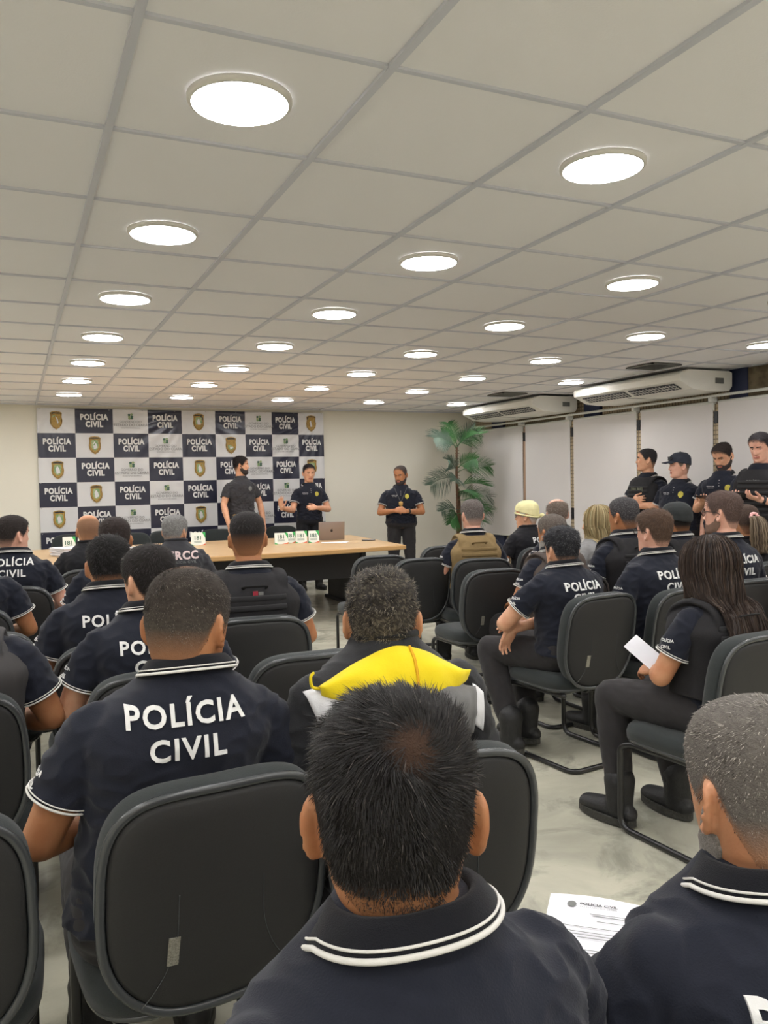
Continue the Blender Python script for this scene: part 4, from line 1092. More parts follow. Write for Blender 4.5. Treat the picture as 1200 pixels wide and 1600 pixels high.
    if vest:
        vm, wm = vest; Vb = MB(); vs_ = secs(.030, .60, .96, shift=0); 
        top = [(Z(.98), lean(.98)[1], lean(.98)[0] - .012, .146 * bw, .132), (Z(1.006), lean(1.0)[1], lean(1.0)[0] - .012, .124 * bw, .116), (Z(1.024), lean(1.02)[1], lean(1.02)[0] - .012, .095 * bw, .098)]
        vs_ = [(z, cx, c2, w_ * (.99 if z < Z(.9) else .90), d_ + .004) for z, cx, c2, w_, d_ in vs_]
        Vb.add(*sections(vs_ + top, 44, 3.0, 4))
        for s in (1, -1):
            y0 = lean(1.0)[0] - .012
            Vb.add(*limb([(s * .100 * bw, y0 - .115, Z(.94), .044, .016), (s * .104 * bw, y0 - .085, Z(1.0), .042, .016), (s * .106 * bw, y0, Z(1.022), .040, .015), (s * .104 * bw, y0 + .08, Z(.99), .042, .016), (s * .10 * bw, y0 + .115, Z(.93), .044, .016)], 6, 16, up0=(0, -.3, 1)))
        v_me = remesh(Vb, 'vest', vm, max(q * .9, .0045), 2, .5, lambda P, N: P + N * (.002 * vnoise(P, 50, 5))[:, None]); v_o = obj('tactical_vest', v_me, root); vt = bvh_of(v_me)
        for z in (.66, .705, .75, .795, .84, .885, .925):
            for sgn in (-1, 1):
                pts = []
                for x in np.linspace(-.135, .135, 22):
                    h = vt.ray_cast(Vector((x + lean(z)[1], sgn * .6, Z(z))), Vector((0, -sgn, 0)))
                    if h[0] is not None: pts.append(np.array(h[0][:]) + np.array((0, sgn * .003, 0)))
                if len(pts) > 4 and (sgn < 0 or stand): b = MB(); b.add(*sweep(pts, (.0035, .013), 8, up0=(0, 0, 1))); obj('webbing_strap', b.mesh('webbing_strap', wm), v_o)
        b = MB(); h = vt.ray_cast(Vector((lx9, -.6, Z(.965))), Vector((0, 1, 0)))
        if h[0] is not None:
            y_ = h[0][1]; b.add(*sweep(cat([(-.05 + lx9, y_, Z(.965)), (-.045 + lx9, y_ - .012, Z(.975)), (.045 + lx9, y_ - .012, Z(.975)), (.05 + lx9, y_, Z(.965))], 5), (.008, .003), 8)); obj('drag_handle', b.mesh('drag_handle', wm), v_o)
    # ---- writing
    def txt(s, width, O, U, V_, D, name='back_lettering', tr=None, m=M_letter, bold=.022, par=None, lift=.003, thick=.45, sp=1.14):
        v, f = sub_text(s, bold=bold, extrude=thick * .08, spacing=sp); w0 = v[:, 0].max() - v[:, 0].min()
        V2, F2 = project_text(tr or tree, s, width / w0, O, U, V_, D, lift=lift, bold=bold, thick=thick, spacing=sp)
        b = MB(); b.add(V2, F2); return obj(name, b.mesh(name, m, smooth=False), par or sh_o)
    if back and back_text:
        tgt = vt if vest else tree
        for line, zc, wd in zip(back_text, (.935, .872), (.232, .148)):
            if not line: continue
            wd = wd if len(line) > 2 else .04 * len(line)
            txt(line, wd, (lx9, -.7, Z(zc + tdz)), (1, 0, 0), (0, 0, 1), (0, 1, 0), tr=tgt)
    if sleeve_text and shirt == 'polo':
        m_ = sh[-1] * .55 + aL[0] * .45
        for line, dz, wd in (('POLÍCIA', .014, .062), ('CIVIL', -.010, .042)):
            txt(line, wd, m_ + np.array((-.35, 0, .02 + dz)), (0, -1, 0), (0, 0, 1), (1, 0, 0), 'sleeve_lettering')
    if front:
        c = (lx9 + .072, .6, Z(.915)); V2 = []; nn = 28
        P0 = [(.026 * math.cos(t_) * (1 - .12 * (math.sin(t_) < -.5)), .031 * math.sin(t_)) for t_ in np.arange(nn) / nn * 2 * PI]
        # badge sits on the wearer's left = -x
        Vb2 = []
        for k in (1.0, .6, .25):
            for x, z in P0:
                h = vt.ray_cast(Vector((-.078 + lx9 + x * k, .7, Z(.915) + z * k)), Vector((0, -1, 0))); Vb2.append((np.array(h[0][:]) if h[0] else np.array((-.078 + x, .1, Z(.915) + z))) + np.array((0, .003, 0)))
        F2 = [(i * nn + k, i * nn + (k + 1) % nn, (i + 1) * nn + (k + 1) % nn, (i + 1) * nn + k) for i in range(2) for k in range(nn)] + [tuple(2 * nn + k for k in range(nn))]
        b = MB(); b.add(Vb2, F2); 
        if front != 'nobadge': obj('chest_badge', b.mesh('chest_badge', M_badge if front != 'dark' else M_greytext), sh_o)
        if front is True:
            txt('POLÍCIA CIVIL', .075, (lx9 + .078, .7, Z(.93)), (-1, 0, 0), (0, 0, 1), (0, -1, 0), 'chest_lettering', vt, bold=.03)
            txt('ESTADO DO CEARÁ', .06, (lx9 + .078, .7, Z(.915)), (-1, 0, 0), (0, 0, 1), (0, -1, 0), 'chest_lettering', vt, bold=.02)
        b = MB()
        for z in (.985, .96, .935):
            h = tree.ray_cast(Vector((lean(z)[1], .7, Z(z))), Vector((0, -1, 0)))
            if h[0]: b.add(*ball(np.array(h[0][:]) + np.array((0, .002, 0)), (.0045, .002, .0045), 10, 6))
        if b.n and shirt == 'polo' and not vest: obj('button', b.mesh('button', M_silver), sh_o)
    # ---- face
    face = MB()
    for s in (1, -1):
        e = MB(); V, F = ball((0, 0, 0), .0125, 20, 14); mi = 0
        V2 = HT(V + np.array((s * .031, .0585, .0055))); e.add(V2, F); me = e.mesh('eye', [M_eye, M_iris])
        nf = len(me.polygons); ctr = [np.mean([V[i] for i in me.polygons[k].vertices], 0) for k in range(nf)]
        me.polygons.foreach_set('material_index', [1 if c_[1] > .0108 else 0 for c_ in ctr]); obj('eye', me, root)
    hcol = (hair or {}).get('col', (34, 28, 26)); M_br = mat('brow_%d_%d_%d' % tuple(hcol), s2l(*hcol), .8)
    if brow:
        b = MB(); b.add(*patch(HT, lambda S_, p: np.where((S_[..., 1] > 0), 1 - np.maximum(np.abs((np.abs(S_[..., 0]) - .030) / .018), np.abs((S_[..., 2] - .0265 + .004 * ((np.abs(S_[..., 0]) - .03) / .02) ** 2) / .0042)), -1), lambda S_, p: .0028 + 0 * p, 220, 150)); obj('eyebrows', b.mesh('eyebrows', M_br), root)
        b = MB(); b.add(*patch(HT, lambda S_, p: np.where((S_[..., 1] > 0), 1 - np.maximum(np.abs(S_[..., 0] / .024), np.abs((S_[..., 2] + .0625) / .0088)), -1), lambda S_, p: .0016 + 0 * p, 200, 150)); obj('lips', b.mesh('lips', mat('lips', s2l(168, 98, 84), .45)), root)
    if beard:
        bc, bt = beard; M_bd = mat('beard_%d_%d_%d' % tuple(bc), s2l(*bc), .85, noise=(300, .6, s2l(*[min(255, c_ + 40) for c_ in bc])), bump=(500, .8, .004))
        def bm_(S_, p):
            a_ = np.abs((p + PI) % (2 * PI) - PI); top_ = np.interp(a_, np.radians([0, 18, 35, 55, 75, 88, 100]), [-.046, -.047, -.060, -.058, -.040, -.008, .0])
            m1 = (top_ - S_[..., 2]) / .008; m1 = np.minimum(m1, (R(98) - a_) / .08)
            mouth = np.maximum(np.abs(S_[..., 0]) / .023, np.abs(S_[..., 2] + .0625) / .0085) - 1; low = (S_[..., 2] + .1145) / .004
            return np.minimum(np.minimum(m1, mouth * 2), 1 + 0 * low)
        b = MB(); b.add(*patch(HT, bm_, lambda S_, p: bt * (1 + .25 * vnoise(S_.reshape(-1, 3), 260, 2).reshape(p.shape)), 200, 150)); obj('beard', b.mesh('beard', M_bd), root)
    c3 = tuple(skm['c'])
    if hair is not None and not hair.get('none'):
        hh = dict(hair); hh['skin'] = c3
        obj('hair', hair_build(HT, hh, strands, abs(hash_(key)) % 9999), root)
    if glasses:
        g = MB()
        for s in (1, -1):
            g.add(*sweep(HT([(s * .033 + .022 * math.cos(k) * (1 if abs(math.cos(k)) < .9 else 1), .088 - abs(.022 * math.cos(k) + s * .033) * .06, .004 + .017 * math.sin(k)) for k in np.arange(28) / 28 * 2 * PI]), .0018, 8, closed=True))
            g.add(*sweep(HT([(s * .055, .083, .010), (s * .074, .055, .012), (s * .079, .0, .011), (s * .081, -.022, .0)]), .0019, 8))
        g.add(*sweep(HT([(-.012, .089, .008), (0, .0905, .010), (.012, .089, .008)]), .0018, 8)); go = obj('glasses', g.mesh('glasses', glasses), root)
        g = MB()
        for s in (1, -1): g.add(HT([(s * .033 + .021 * math.cos(k), .0875 - abs(.021 * math.cos(k) + s * .033) * .06, .004 + .016 * math.sin(k)) for k in np.arange(24) / 24 * 2 * PI]), [tuple(range(24))])
        obj('lens', g.mesh('lens', M_lens), go)
    if cap:
        cm, kind = cap
        def cmask(S_, p):
            a_ = np.abs((p + PI) % (2 * PI) - PI); lim = np.interp(a_, np.radians([0, 60, 100, 180]), [.050, .040, .022, .004 if kind != 'cloth' else -.02]); return (S_[..., 2] - lim) / .01
        b = MB(); V, F = patch(HT, cmask, lambda S_, p: .013 + .010 * np.clip((S_[..., 2] - .05) / .06, 0, 1) + .003 * vnoise(S_.reshape(-1, 3), 60, 1).reshape(p.shape), 120, 90); b.add(V, F)
        co = obj('cap', b.mesh('cap', cm), root)
        if kind != 'cloth':
            b = MB(); V = []; n1, n2 = 18, 8
            for lay in (0, .0035):
                for i in range(n1 + 1):
                    a_ = -R(58) + R(116) * i / n1
                    for j in range(n2 + 1):
                        f_ = j / n2; x = math.sin(a_) * .086 * (1 + .02 * f_); y = .004 + math.cos(a_) * .093 + f_ * .072 * math.cos(a_) ** .5; V.append((x, y, .050 + lay - f_ * .014 - (x / .086) ** 2 * .014))
            N1 = (n1 + 1) * (n2 + 1); F = []
            for i in range(n1):
                for j in range(n2): a0 = i * (n2 + 1) + j; F += [(a0, a0 + n2 + 1, a0 + n2 + 2, a0 + 1), (N1 + a0, N1 + a0 + 1, N1 + a0 + n2 + 2, N1 + a0 + n2 + 1)]
            for i in range(n1): a0 = i * (n2 + 1) + n2; F.append((a0, a0 + n2 + 1, N1 + a0 + n2 + 1, N1 + a0))
            b.add(HT(V), F); obj('cap_brim', b.mesh('cap_brim', cm), co)
            b = MB(); b.add(*ball(HT([(0, -.01, .141)])[0], (.007, .007, .004), 10, 6)); obj('cap_button', b.mesh('cap_button', cm), co)
        else:
            b = MB(); b.add(*limb([tuple(HT([p])[0]) + (r,) for p, r in (((0, -.112, .0), .010), ((.01, -.135, .005), .022), ((.015, -.15, -.03), .020), ((.01, -.155, -.075), .012))], 6, 12)); obj('cap_knot', b.mesh('cap_knot', cm), co)
            b = MB(); b.add(*sweep(HT([(.093 * math.sin(k), -.006 - .107 * math.cos(k), .012 + .02 * math.cos(k + PI)) for k in np.arange(40) / 40 * 2 * PI]), (.004, .007), 8, closed=True)); obj('cap_band', b.mesh('cap_band', cm), co)
    ctx = dict(root=root, HT=HT, Z=Z, lean=lean, tree=tree, vt=vt, sh=sh, aL=aL, aR=aR, txt=txt, shirt=sh_o, ringpt=ringpt, vest=(v_o if vest else None))
    if extra: extra(ctx)
    if seat and not stand:
        cyaw = byaw if chair_yaw is None else chair_yaw
        chair(px + fwd[0] * (.075 + chair_dy) + rgt[0] * chair_dx, py + fwd[1] * (.075 + chair_dy) + rgt[1] * chair_dx, cyaw, chair_label or 'black padded sled-base chair carrying ' + key)
    return ctx
def hash_(s):
    h = 7
    for c in s: h = (h * 31 + ord(c)) % 1000003
    return h

def long_hair(c, n, length, c1, c2, width, seed, part=False, wave=.004):
    """locks growing from the crown, draped over the head and falling down the back"""
    rng = np.random.RandomState(seed); HT, tree, vt = c['HT'], c['tree'], c['vt']
    ph = rng.uniform(-PI, PI, n); ph = np.where(np.abs(ph) < R(62), np.sign(ph) * (R(62) + rng.uniform(0, 1, n) * R(118)), ph)
    th0 = rng.uniform(.04, .75, n); x0 = np.sign(np.sin(ph)); k = 16; f = np.linspace(0, 1, k); paths = np.zeros((n, k, 3)); lay = rng.uniform(0, 1, n)
    down = -1.0; base = HT(np.zeros((1, 3)))[0]; Hv = HT(np.array([(0, 0, 0), (0, 0, 1)])); 
    hl = .17; tot = length + .0
    for i in range(k):
        s = f[i] * (tot * (.8 + .25 * lay))                # arc length travelled
        th = np.minimum(th0 + s / .098, 1.72); over = np.maximum(0, s - (1.72 - th0) * .098)
        S = head_surf(ph, th); N = head_nrm(ph, th); off = .010 + .016 * lay + .010 * np.clip(s / .15, 0, 1)
        P = S + N * off[:, None]
        sq = np.clip(over / .22, 0, 1); P[:, 2] -= over
        P[:, 1] += -.012 * sq - .020 * sq * (P[:, 1] < 0); P[:, 0] *= 1 - .18 * np.sin(sq * PI) * .6
        P[:, 0] += wave * np.sin(over * 26 + ph * 5) * (over > 0); P[:, 1] += wave * np.cos(over * 22 + lay * 9) * (over > 0)
        paths[:, i] = P
    W_ = HT(paths.reshape(-1, 3)).reshape(n, k, 3)
    # hang straight down and keep outside of the clothes
    for i in range(1, k):
        ov = paths[:, i, 2] < -.06; dz = paths[:, i, 2] - paths[:, i - 1, 2]
    ly, lx = c['lean'](.9)
    tr = vt
    for a_ in range(n):
        for i in range(k):
            p = W_[a_, i]
            if p[2] < c['Z'](1.06) and p[1] < ly + .05:
                h = tr.ray_cast(Vector((p[0], ly - .5, p[2])), Vector((0, 1, 0)))
                if h[0] is not None and p[1] > h[0][1] - .004: W_[a_, i, 1] = h[0][1] - .004 - .016 * lay[a_]
    cc = np.array(s2l(*c1)); c3 = np.array(s2l(*c2)); mixv = rng.uniform(0, 1, n) ** 1.6; colr = cc * (1 - mixv)[:, None] + c3 * mixv[:, None]
    V, Q, C = ribbons(W_, np.full(n, width) * rng.uniform(.6, 1.4, n), colr, seed=seed)
    obj('long_hair', fast_mesh('long_hair', V, [], Q, C, [M_hair]), c['root'])
def ponytail(c):
    rng = np.random.RandomState(4); HT = c['HT']; n, k = 1500, 18; paths = np.zeros((n, k, 3)); a = rng.uniform(0, 2 * PI, n); r = np.sqrt(rng.uniform(0, 1, n)); f = np.linspace(0, 1, k)
    P = cat([(0, -.105, .035), (.0, -.135, .045), (.01, -.155, .0), (.015, -.16, -.07), (.02, -.155, -.14), (.03, -.15, -.20)], 4); t = np.linspace(0, 1, len(P))
    for i in range(k):
        q = np.array([np.interp(f[i], t, P[:, d]) for d in range(3)]); R0 = .012 + .055 * math.sin(min(1, f[i] * 1.25) * PI * .62)
        w = np.sin(f[i] * 34 + a * 3 + r * 4) * .008 * f[i]
        paths[:, i] = q + np.stack([np.cos(a) * r * R0 + w, np.sin(a) * r * R0 * .7 + w * .5, w * .4], 1)
    W_ = HT(paths.reshape(-1, 3)).reshape(n, k, 3)
    m = rng.uniform(0, 1, n)[:, None]; colr = np.array(s2l(70, 58, 50)) * (1 - m) + np.array(s2l(158, 140, 116)) * m
    V, Q, C = ribbons(W_, np.full(n, .0016), colr, seed=3); po = obj('ponytail', fast_mesh('ponytail', V, [], Q, C, [M_hair]), c['root'])
    b = MB(); b.add(*sweep(HT([(.024 * math.cos(k_) + .004 * math.cos(k_ * 7), -.118 + .01 * math.sin(k_), .040 + .024 * math.sin(k_)) for k_ in np.arange(40) / 40 * 2 * PI]), .009, 8, closed=True)); obj('scrunchie', b.mesh('scrunchie', M_pink), po)

# ------------------------------------------------------------------ the audience and the speakers
BLK = (30, 26, 25); BRN = (58, 44, 36); DBRN = (44, 35, 30); GRY = (92, 88, 84)
G_AUD = None
def hr(col=BLK, **k): d = dict(col=col); d.update(k); return d

def held_paper(c):
    r = c['root']; t = sheet('paper_sheet', 0, 0, 0, 0, 'white sheet of paper held by the woman with long dark hair', 'paper', 1, .085, .15)
    M_ = r.matrix_basis @ Matrix.Translation((-.115, .27, .72)) @ Matrix.Rotation(R(28), 4, 'Z') @ Matrix.Rotation(R(38), 4, 'X') @ Matrix.Rotation(R(-38), 4, 'Y')
    t.location = M_.to_translation(); t.rotation_euler = M_.to_euler()
# nearest man, right in front of the camera
def near_extra(c): pass
person('the nearest man', 'person in a navy polo seen from behind, nearest, thick black hair with thinning crown', (.052, -1.17, 1.115), -8, 24, pitch=6, hs=.02, q=.0042, tone='tan', bw=1.04,
       hair=hr((21, 18, 17), spk=(.9, 1.1), top=.025, side=.013, comb=.5, messy=.6, thin=.36, crown=(.012, -.070, .070), lump=.12, fade=.015, width=.00048, gcol=(84, 78, 74), grey=.02, lift=.55, body=.2, ear=1.05), strands=34000, arms='lap', brow=False,
       chair_label='black chair under the nearest man, hidden below the frame', back_text=None, dz=.018)
def p2x(c): pass
person('the man with the large lettering', 'person with cropped greying hair, POLÍCIA CIVIL polo back large in the left foreground', (.040, -.17, 1.172), 2, 38, pitch=10, q=.005, tone='tan', bw=1.07, hf=.0, hs=.075,
       hair=hr((46, 39, 34), spk=(.75, 1.25), top=.011, side=.006, comb=.4, grey=.10, greyside=.35, gcol=(124, 118, 108), thin=.5, crown=(-.01, -.02, .11), lump=.08, fade=.07, width=.0006, lift=.9), strands=24000, brow=False,
       chair_label='black chair with a pale label plate, large in the left foreground', chair_dy=.008, chair_dx=.065, chair_yaw=-5, hsc=1.05, dz=.042, tdz=.040)
def hoodie(c):
    Z, root, tree, rp = c['Z'], c['root'], c['tree'], c['ringpt']; ly, lx = c['lean'](1.0)
    def band(fn, nu, nv, name, m, lift, par, puff=.0):
        V = []; last = None
        for i in range(nu + 1):
            for j in range(nv + 1):
                x, z, yd = fn(i / nu, j / nv); D = Vector((0, 1, -yd)).normalized(); O = Vector((x, -.6, Z(z) + yd * .5))
                h = tree.ray_cast(O, D); p = np.array(h[0][:]) if h[0] is not None else (last if last is not None else np.array((x, -.1, Z(z))))
                last = p; V.append(p - np.array(D[:]) * (lift + puff * math.sin(PI * min(1, (j / nv) * 1.0)) + .004 * math.sin(i * .7) * (j / nv)))
        N = len(V); V2 = [v + np.array((0, .012, -.004)) for v in V]; F = []
        for i in range(nu):
            for j in range(nv):
                a = i * (nv + 1) + j; F += [(a, a + nv + 1, a + nv + 2, a + 1), (N + a, N + a + 1, N + a + nv + 2, N + a + nv + 1)]
        for i in range(nu): a = i * (nv + 1) + nv; F.append((a, a + nv + 1, N + a + nv + 1, N + a)); a = i * (nv + 1); F.append((a + nv + 1, a, N + a, N + a + nv + 1))
        for j in range(nv): a = j; F.append((a, a + 1, N + a + 1, N + a)); a = nu * (nv + 1) + j; F.append((a + 1, a, N + a, N + a + 1))
        b = MB(); b.add(V + V2, F); return obj(name, b.mesh(name, m), par)
    o = band(lambda u, v: ((-.178 + .356 * u) * (1 - .05 * v) + lx, 1.080 - .060 * abs(2 * u - 1) ** 1.5 + .008 * u - v * (.15 - .125 * abs(2 * u - 1) ** 2.2), .9), 40, 14, 'hood', M_yellow, .012, root, .018)
    b = MB(); pts = []; ht_ = bvh_of(o.data)
    for v in np.linspace(0, 1, 14):
        z = 1.080 - v * .155; h = ht_.ray_cast(Vector((lx + .03, -.6, Z(z) + .9 * .5)), Vector((0, 1, -.9)).normalized())
        if h[0]: pts.append(np.array(h[0][:]) + np.array((0, -.001, .001)))
    if len(pts) > 3: b.add(*sweep(cat(pts, 2), (.0035, .0025), 8)); obj('hood_seam', b.mesh('hood_seam', mat('mustard_seam', s2l(218, 164, 10), .8)), o)
    q0 = np.array(o.data.vertices[0].co[:]); b = MB(); b.add(*sweep(cat([q0 + np.array((.012, -.006, -.002)), q0 + np.array((-.010, -.008, .004)), q0 + np.array((-.014, -.010, .026)), q0 + np.array((-.008, -.008, .034))], 5), .0035, 8)); obj('hood_drawstring', b.mesh('hood_drawstring', M_yellow), o)
    band(lambda u, v: ((.075 + .115 * u) + lx, .985 - .018 * u - v * .10, .5), 14, 10, 'hood_lining', M_fleeceg, .010, root, .008)
    band(lambda u, v: ((-.205 + .095 * u + .06 * v) + lx, .995 + .012 * u - v * .15, .5), 12, 10, 'shoulder_stripe', M_fleecew, .006, root, .002)
    band(lambda u, v: ((.185 + .03 * u) + lx, .975 - .02 * u - v * .085, .5), 8, 8, 'shoulder_stripe', M_fleecew, .006, root, .002)
person('the man in the hooded jacket', 'person in a black jacket with a bright yellow hood, curly greying black hair', (.48, -.20, 1.20), 8, 26, pitch=2, q=.005, tone='mid', bw=1.0, shirt='long', shirt_m=M_jacket,
       hair=hr((40, 36, 34), top=.020, side=.012, comb=.2, messy=1.1, grey=.22, greyside=.2, gcol=(128, 120, 104), lump=.3, lumpf=260, fade=.03, width=.0007, lift=.5, curl=.004, ear=1.08), strands=15000, brow=False, back_text=None, sleeve_text=False,
       extra=hoodie, chair_label='black chair of the man with the yellow hood, behind the nearest man\'s head', chair_dy=.04, chair_dx=.06, dz=.09)
def p4x(c): pass
person('the grey haired man on the right', 'person with cropped grey hair and beard in a navy polo at the bottom right corner', (.54, -1.19, 1.045), 14, 15, pitch=8, q=.0042, tone='mid', bw=1.05, hf=.09,
       hair=hr((44, 38, 34), spk=(.85, 1.15), top=.010, side=.006, comb=.7, grey=.48, greyside=.1, gcol=(164, 158, 150), lump=.08, fade=.06, width=.00045, lift=.7, line=.024), strands=22000, beard=((128, 122, 116), .0035), brow=True,
       chair_label='black chair under the grey haired man at the bottom right, below the frame', dz=.01)
person('the man with short black hair and left ear showing', 'person in a navy polo, third head from the front left, left ear showing', (.11, .87, 1.15), 0, -22, pitch=4, tone='light', bw=1.05, hair=hr(BLK, top=.022, side=.010, comb=.9, lump=.15, messy=.3, fade=.03), strands=7000, brow=False, dz=.036)
person('the man with thick black hair left', 'person in a navy POLÍCIA polo with thick round black hair on the left', (.04, 1.42, 1.165), 0, 6, pitch=4, tone='mid', bw=1.08, hair=hr((24, 22, 22), top=.024, side=.012, comb=.3, lump=.2, messy=.7, fade=.04), strands=7000, brow=False, dz=.045)
person('the half hidden dark haired man', 'person in a navy polo whose dark brown hair just shows behind the round black hair', (.19, 2.60, 1.20), 0, 4, tone='tan', hair=hr((48, 40, 38), top=.020, side=.010, lump=.2), strands=3500, brow=False, dz=.05)
person('the bald man', 'person with a shaved bald head in a black shirt near the table, left side', (.19, 4.30, 1.15), 0, -2, tone='mid', shirt='tee', shirt_m=M_black, hair=hr((92, 78, 66), top=.002, side=.002, bald=.085, scalp=.45, lump=.05), strands=300, brow=False, sleeve_text=False, back_text=None, dz=.035)
person('the man farthest left', 'person in a navy POLÍCIA CIVIL polo farthest left, face turned right in profile', (-.30, 3.46, 1.18), 6, 52, tone='pale', bw=1.08, hair=hr((44, 38, 36), top=.022, side=.012, comb=1.2, messy=.2, lump=.12), strands=4000, dz=.03, tdz=.055)
person('the grey haired man at the table', 'person with grey hair in a charcoal ERCC shirt close to the table', (.72, 3.80, 1.17), 4, 38, tone='light', shirt='tee', shirt_m=M_gtee, back_text=None, sleeve_text=False,
       hair=hr((96, 94, 92), top=.020, side=.012, grey=.6, gcol=(158, 158, 156), lump=.25), strands=4000, brow=False,
       extra=lambda c: (c['txt']('ERCC', .20, (.035, -.7, c['Z'](.955)), (1, 0, 0), (0, 0, 1), (0, 1, 0), m=mat('pale_pink_print', s2l(214, 192, 190), .7), bold=.04, thick=.1), c['txt']('POLÍCIA CIVIL', .17, (.035, -.7, c['Z'](.912)), (1, 0, 0), (0, 0, 1), (0, 1, 0), m=M_greytext, bold=.01, thick=.1)), dz=.06)
def p13x(c):
    b = MB(); h = c['vt'].ray_cast(Vector((0, -.6, c['Z'](.945))), Vector((0, 1, 0)))
    b.box((0, h[0][1] - .002, c['Z'](.945)), (.022, .004, .022)); obj('vest_patch', b.mesh('vest_patch', M_red, smooth=False), c['vest'])
    b = MB(); b.box((.024, h[0][1] - .002, c['Z'](.945)), (.022, .004, .014)); obj('vest_patch', b.mesh('vest_patch', M_greytext, smooth=False), c['vest'])
person('the man in the black vest', 'person in a black tactical vest with faded short hair, in front of the table centre', (.67, 1.70, 1.185), 6, 14, tone='tan', bw=1.12, hair=hr((36, 33, 33), top=.018, side=.004, lump=.1, fade=.09, scalp=.85), strands=6000, brow=False, vest=(M_vest, M_web), back_text=None, extra=p13x, ) 
person('the man with the tan vest', 'person in a tan tactical vest with short brown-grey hair', (2.84, 3.37, 1.165), 12, 8, tone='pale', hair=hr((78, 66, 62), top=.018, side=.008, grey=.45, greyside=.3, gcol=(138, 134, 130), lump=.12), strands=5000, brow=False, vest=(M_tan, M_tanweb), back_text=None)
person('the person in the cream cap', 'person in glasses and a pale cream tied cap over white hair, facing left', (3.73, 3.95, 1.13), 0, -38, tone='light', shirt='tee', shirt_m=M_black, sleeve_text=False, back_text=('PC', ''), hair=hr((190, 186, 178), top=.012, side=.012, grey=.9, gcol=(215, 212, 205)), strands=2500, cap=(M_capy, 'cloth'), glasses=M_glass, arms='lap', dz=.02)
person('the man in the brown vest', 'person in a brown tactical vest over navy, cropped grey-brown hair', (2.64, 2.10, 1.12), -2, -2, tone='tan', bw=1.02, hair=hr((84, 74, 68), top=.006, side=.004, grey=.3, gcol=(140, 134, 126), lump=.06, scalp=.8), strands=4500, brow=False, beard=((150, 144, 138), .004), vest=(M_brown, M_brown), back_text=None, dz=.02)
person('the balding curly man', 'person with a balding pink crown and curly side hair, arms folded', (3.63, 3.38, 1.15), -12, 28, tone='pale', hair=hr((104, 90, 80), top=.016, side=.022, curl=.006, bald=.080, grey=.3, gcol=(160, 150, 140), lump=.4, messy=1), strands=2500, brow=False, arms='crossed')
person('the man with folded arms', 'person in a navy POLÍCIA polo with dark wavy hair, sitting with folded arms', (2.26, 1.50, 1.10), -6, 2, tone='light', bw=1.1, q=.0055, hair=hr((36, 36, 40), top=.030, side=.010, comb=1.0, messy=.9, lump=.35, lumpf=110, curl=.003, grey=.08, gcol=(120, 120, 122), fade=.05, width=.0009), strands=8000, brow=True, arms='crossed',
       armL=((.285, .11, .72), (.10, .22, .70), (.9, .2, -.1), (0, -1, -.1), .3), armR=((.26, .10, .72), (-.20, .17, .67), (-.45, .25, -.85), (.2, -.9, .2), .35),
       legs={1: ((.02, .42, .53), (-.06, .26, .13), (-.2, 1, 0)), -1: ((-.20, .40, .52), (-.24, .18, .13), (-.3, 1, 0))}, chair_label='black chair with visible curved sled base in the centre right aisle', chair_dx=.03, chair_dy=-.02, dz=.04)
person('the blonde woman', 'person with shoulder-length blonde hair facing left, in front of the blinds', (3.46, 2.70, 1.135), -10, -28, tone='light', shirt='tee', shirt_m=mat('grey_top', s2l(140, 140, 140), .9), hair=hr((150, 128, 88), top=.016, side=.014, gcol=(196, 180, 140), grey=.5), strands=1500, bw=.92, back_text=None, sleeve_text=False,
       extra=lambda c: long_hair(c, 1400, .27, (150, 130, 92), (206, 192, 150), .0030, 3, wave=.010), dz=.035)
person('the man left of the brown haired man', 'person with dark cropped hair in a black vest, seated just right of the blonde hair', (3.22, 2.14, 1.205), 0, -8, tone='tan', bw=1.1, hair=hr((48, 46, 48), top=.010, side=.006, grey=.25, gcol=(120, 118, 118), lump=.06), strands=4500, hsc=1.04, brow=True, vest=(M_vest, M_web), back_text=None, dz=.025)
person('the man with swept brown hair', 'person with swept brown hair and thin glasses in a navy POLÍCIA CIVIL polo', (2.80, 1.42, 1.15), -2, -8, tone='pale', bw=1.08, q=.0055, hair=hr((80, 62, 50), top=.026, side=.012, comb=1.4, messy=.35, lump=.3, lumpf=80, width=.0008, fade=.03), strands=8000, glasses=M_glass, chair_label='black chair with a pale label plate behind the man with swept brown hair', dz=.015)
person('the man in the black cap', 'person seated in a black cap and navy polo below the two standing men', (3.66, 2.14, 1.165), 0, -4, tone='tan', bw=1.05, hair=hr(BLK, top=.008, side=.006), strands=2500, cap=(M_capb, 'cap'), brow=False, vest=(M_vest, M_web), back_text=None, dz=.04)
person('the bearded man in dark glasses', 'person with brown hair, beard and thick black glasses in a POLÍCIA CIVIL polo', (3.37, 1.49, 1.212), 2, -20, tone='pale', bw=1.08, q=.0055, hair=hr((84, 68, 62), top=.022, side=.010, comb=1.0, messy=.5, lump=.25, line=.012, fade=.03), strands=7000, glasses=M_glass, hsc=1.06, beard=((116, 88, 72), .0025))
person('the woman with the curly ponytail', 'person with a curly light brown ponytail in a pink scrunchie at the right edge', (4.22, 2.08, 1.11), -4, 20, tone='mid', bw=.92, shirt='tee', shirt_m=M_black, sleeve_text=False, back_text=None, hair=hr((66, 54, 48), top=.010, side=.008, comb=1.5, messy=.15, lump=.05, gcol=(110, 90, 76), grey=.2), strands=3500, brow=False, extra=lambda c: ponytail(c))
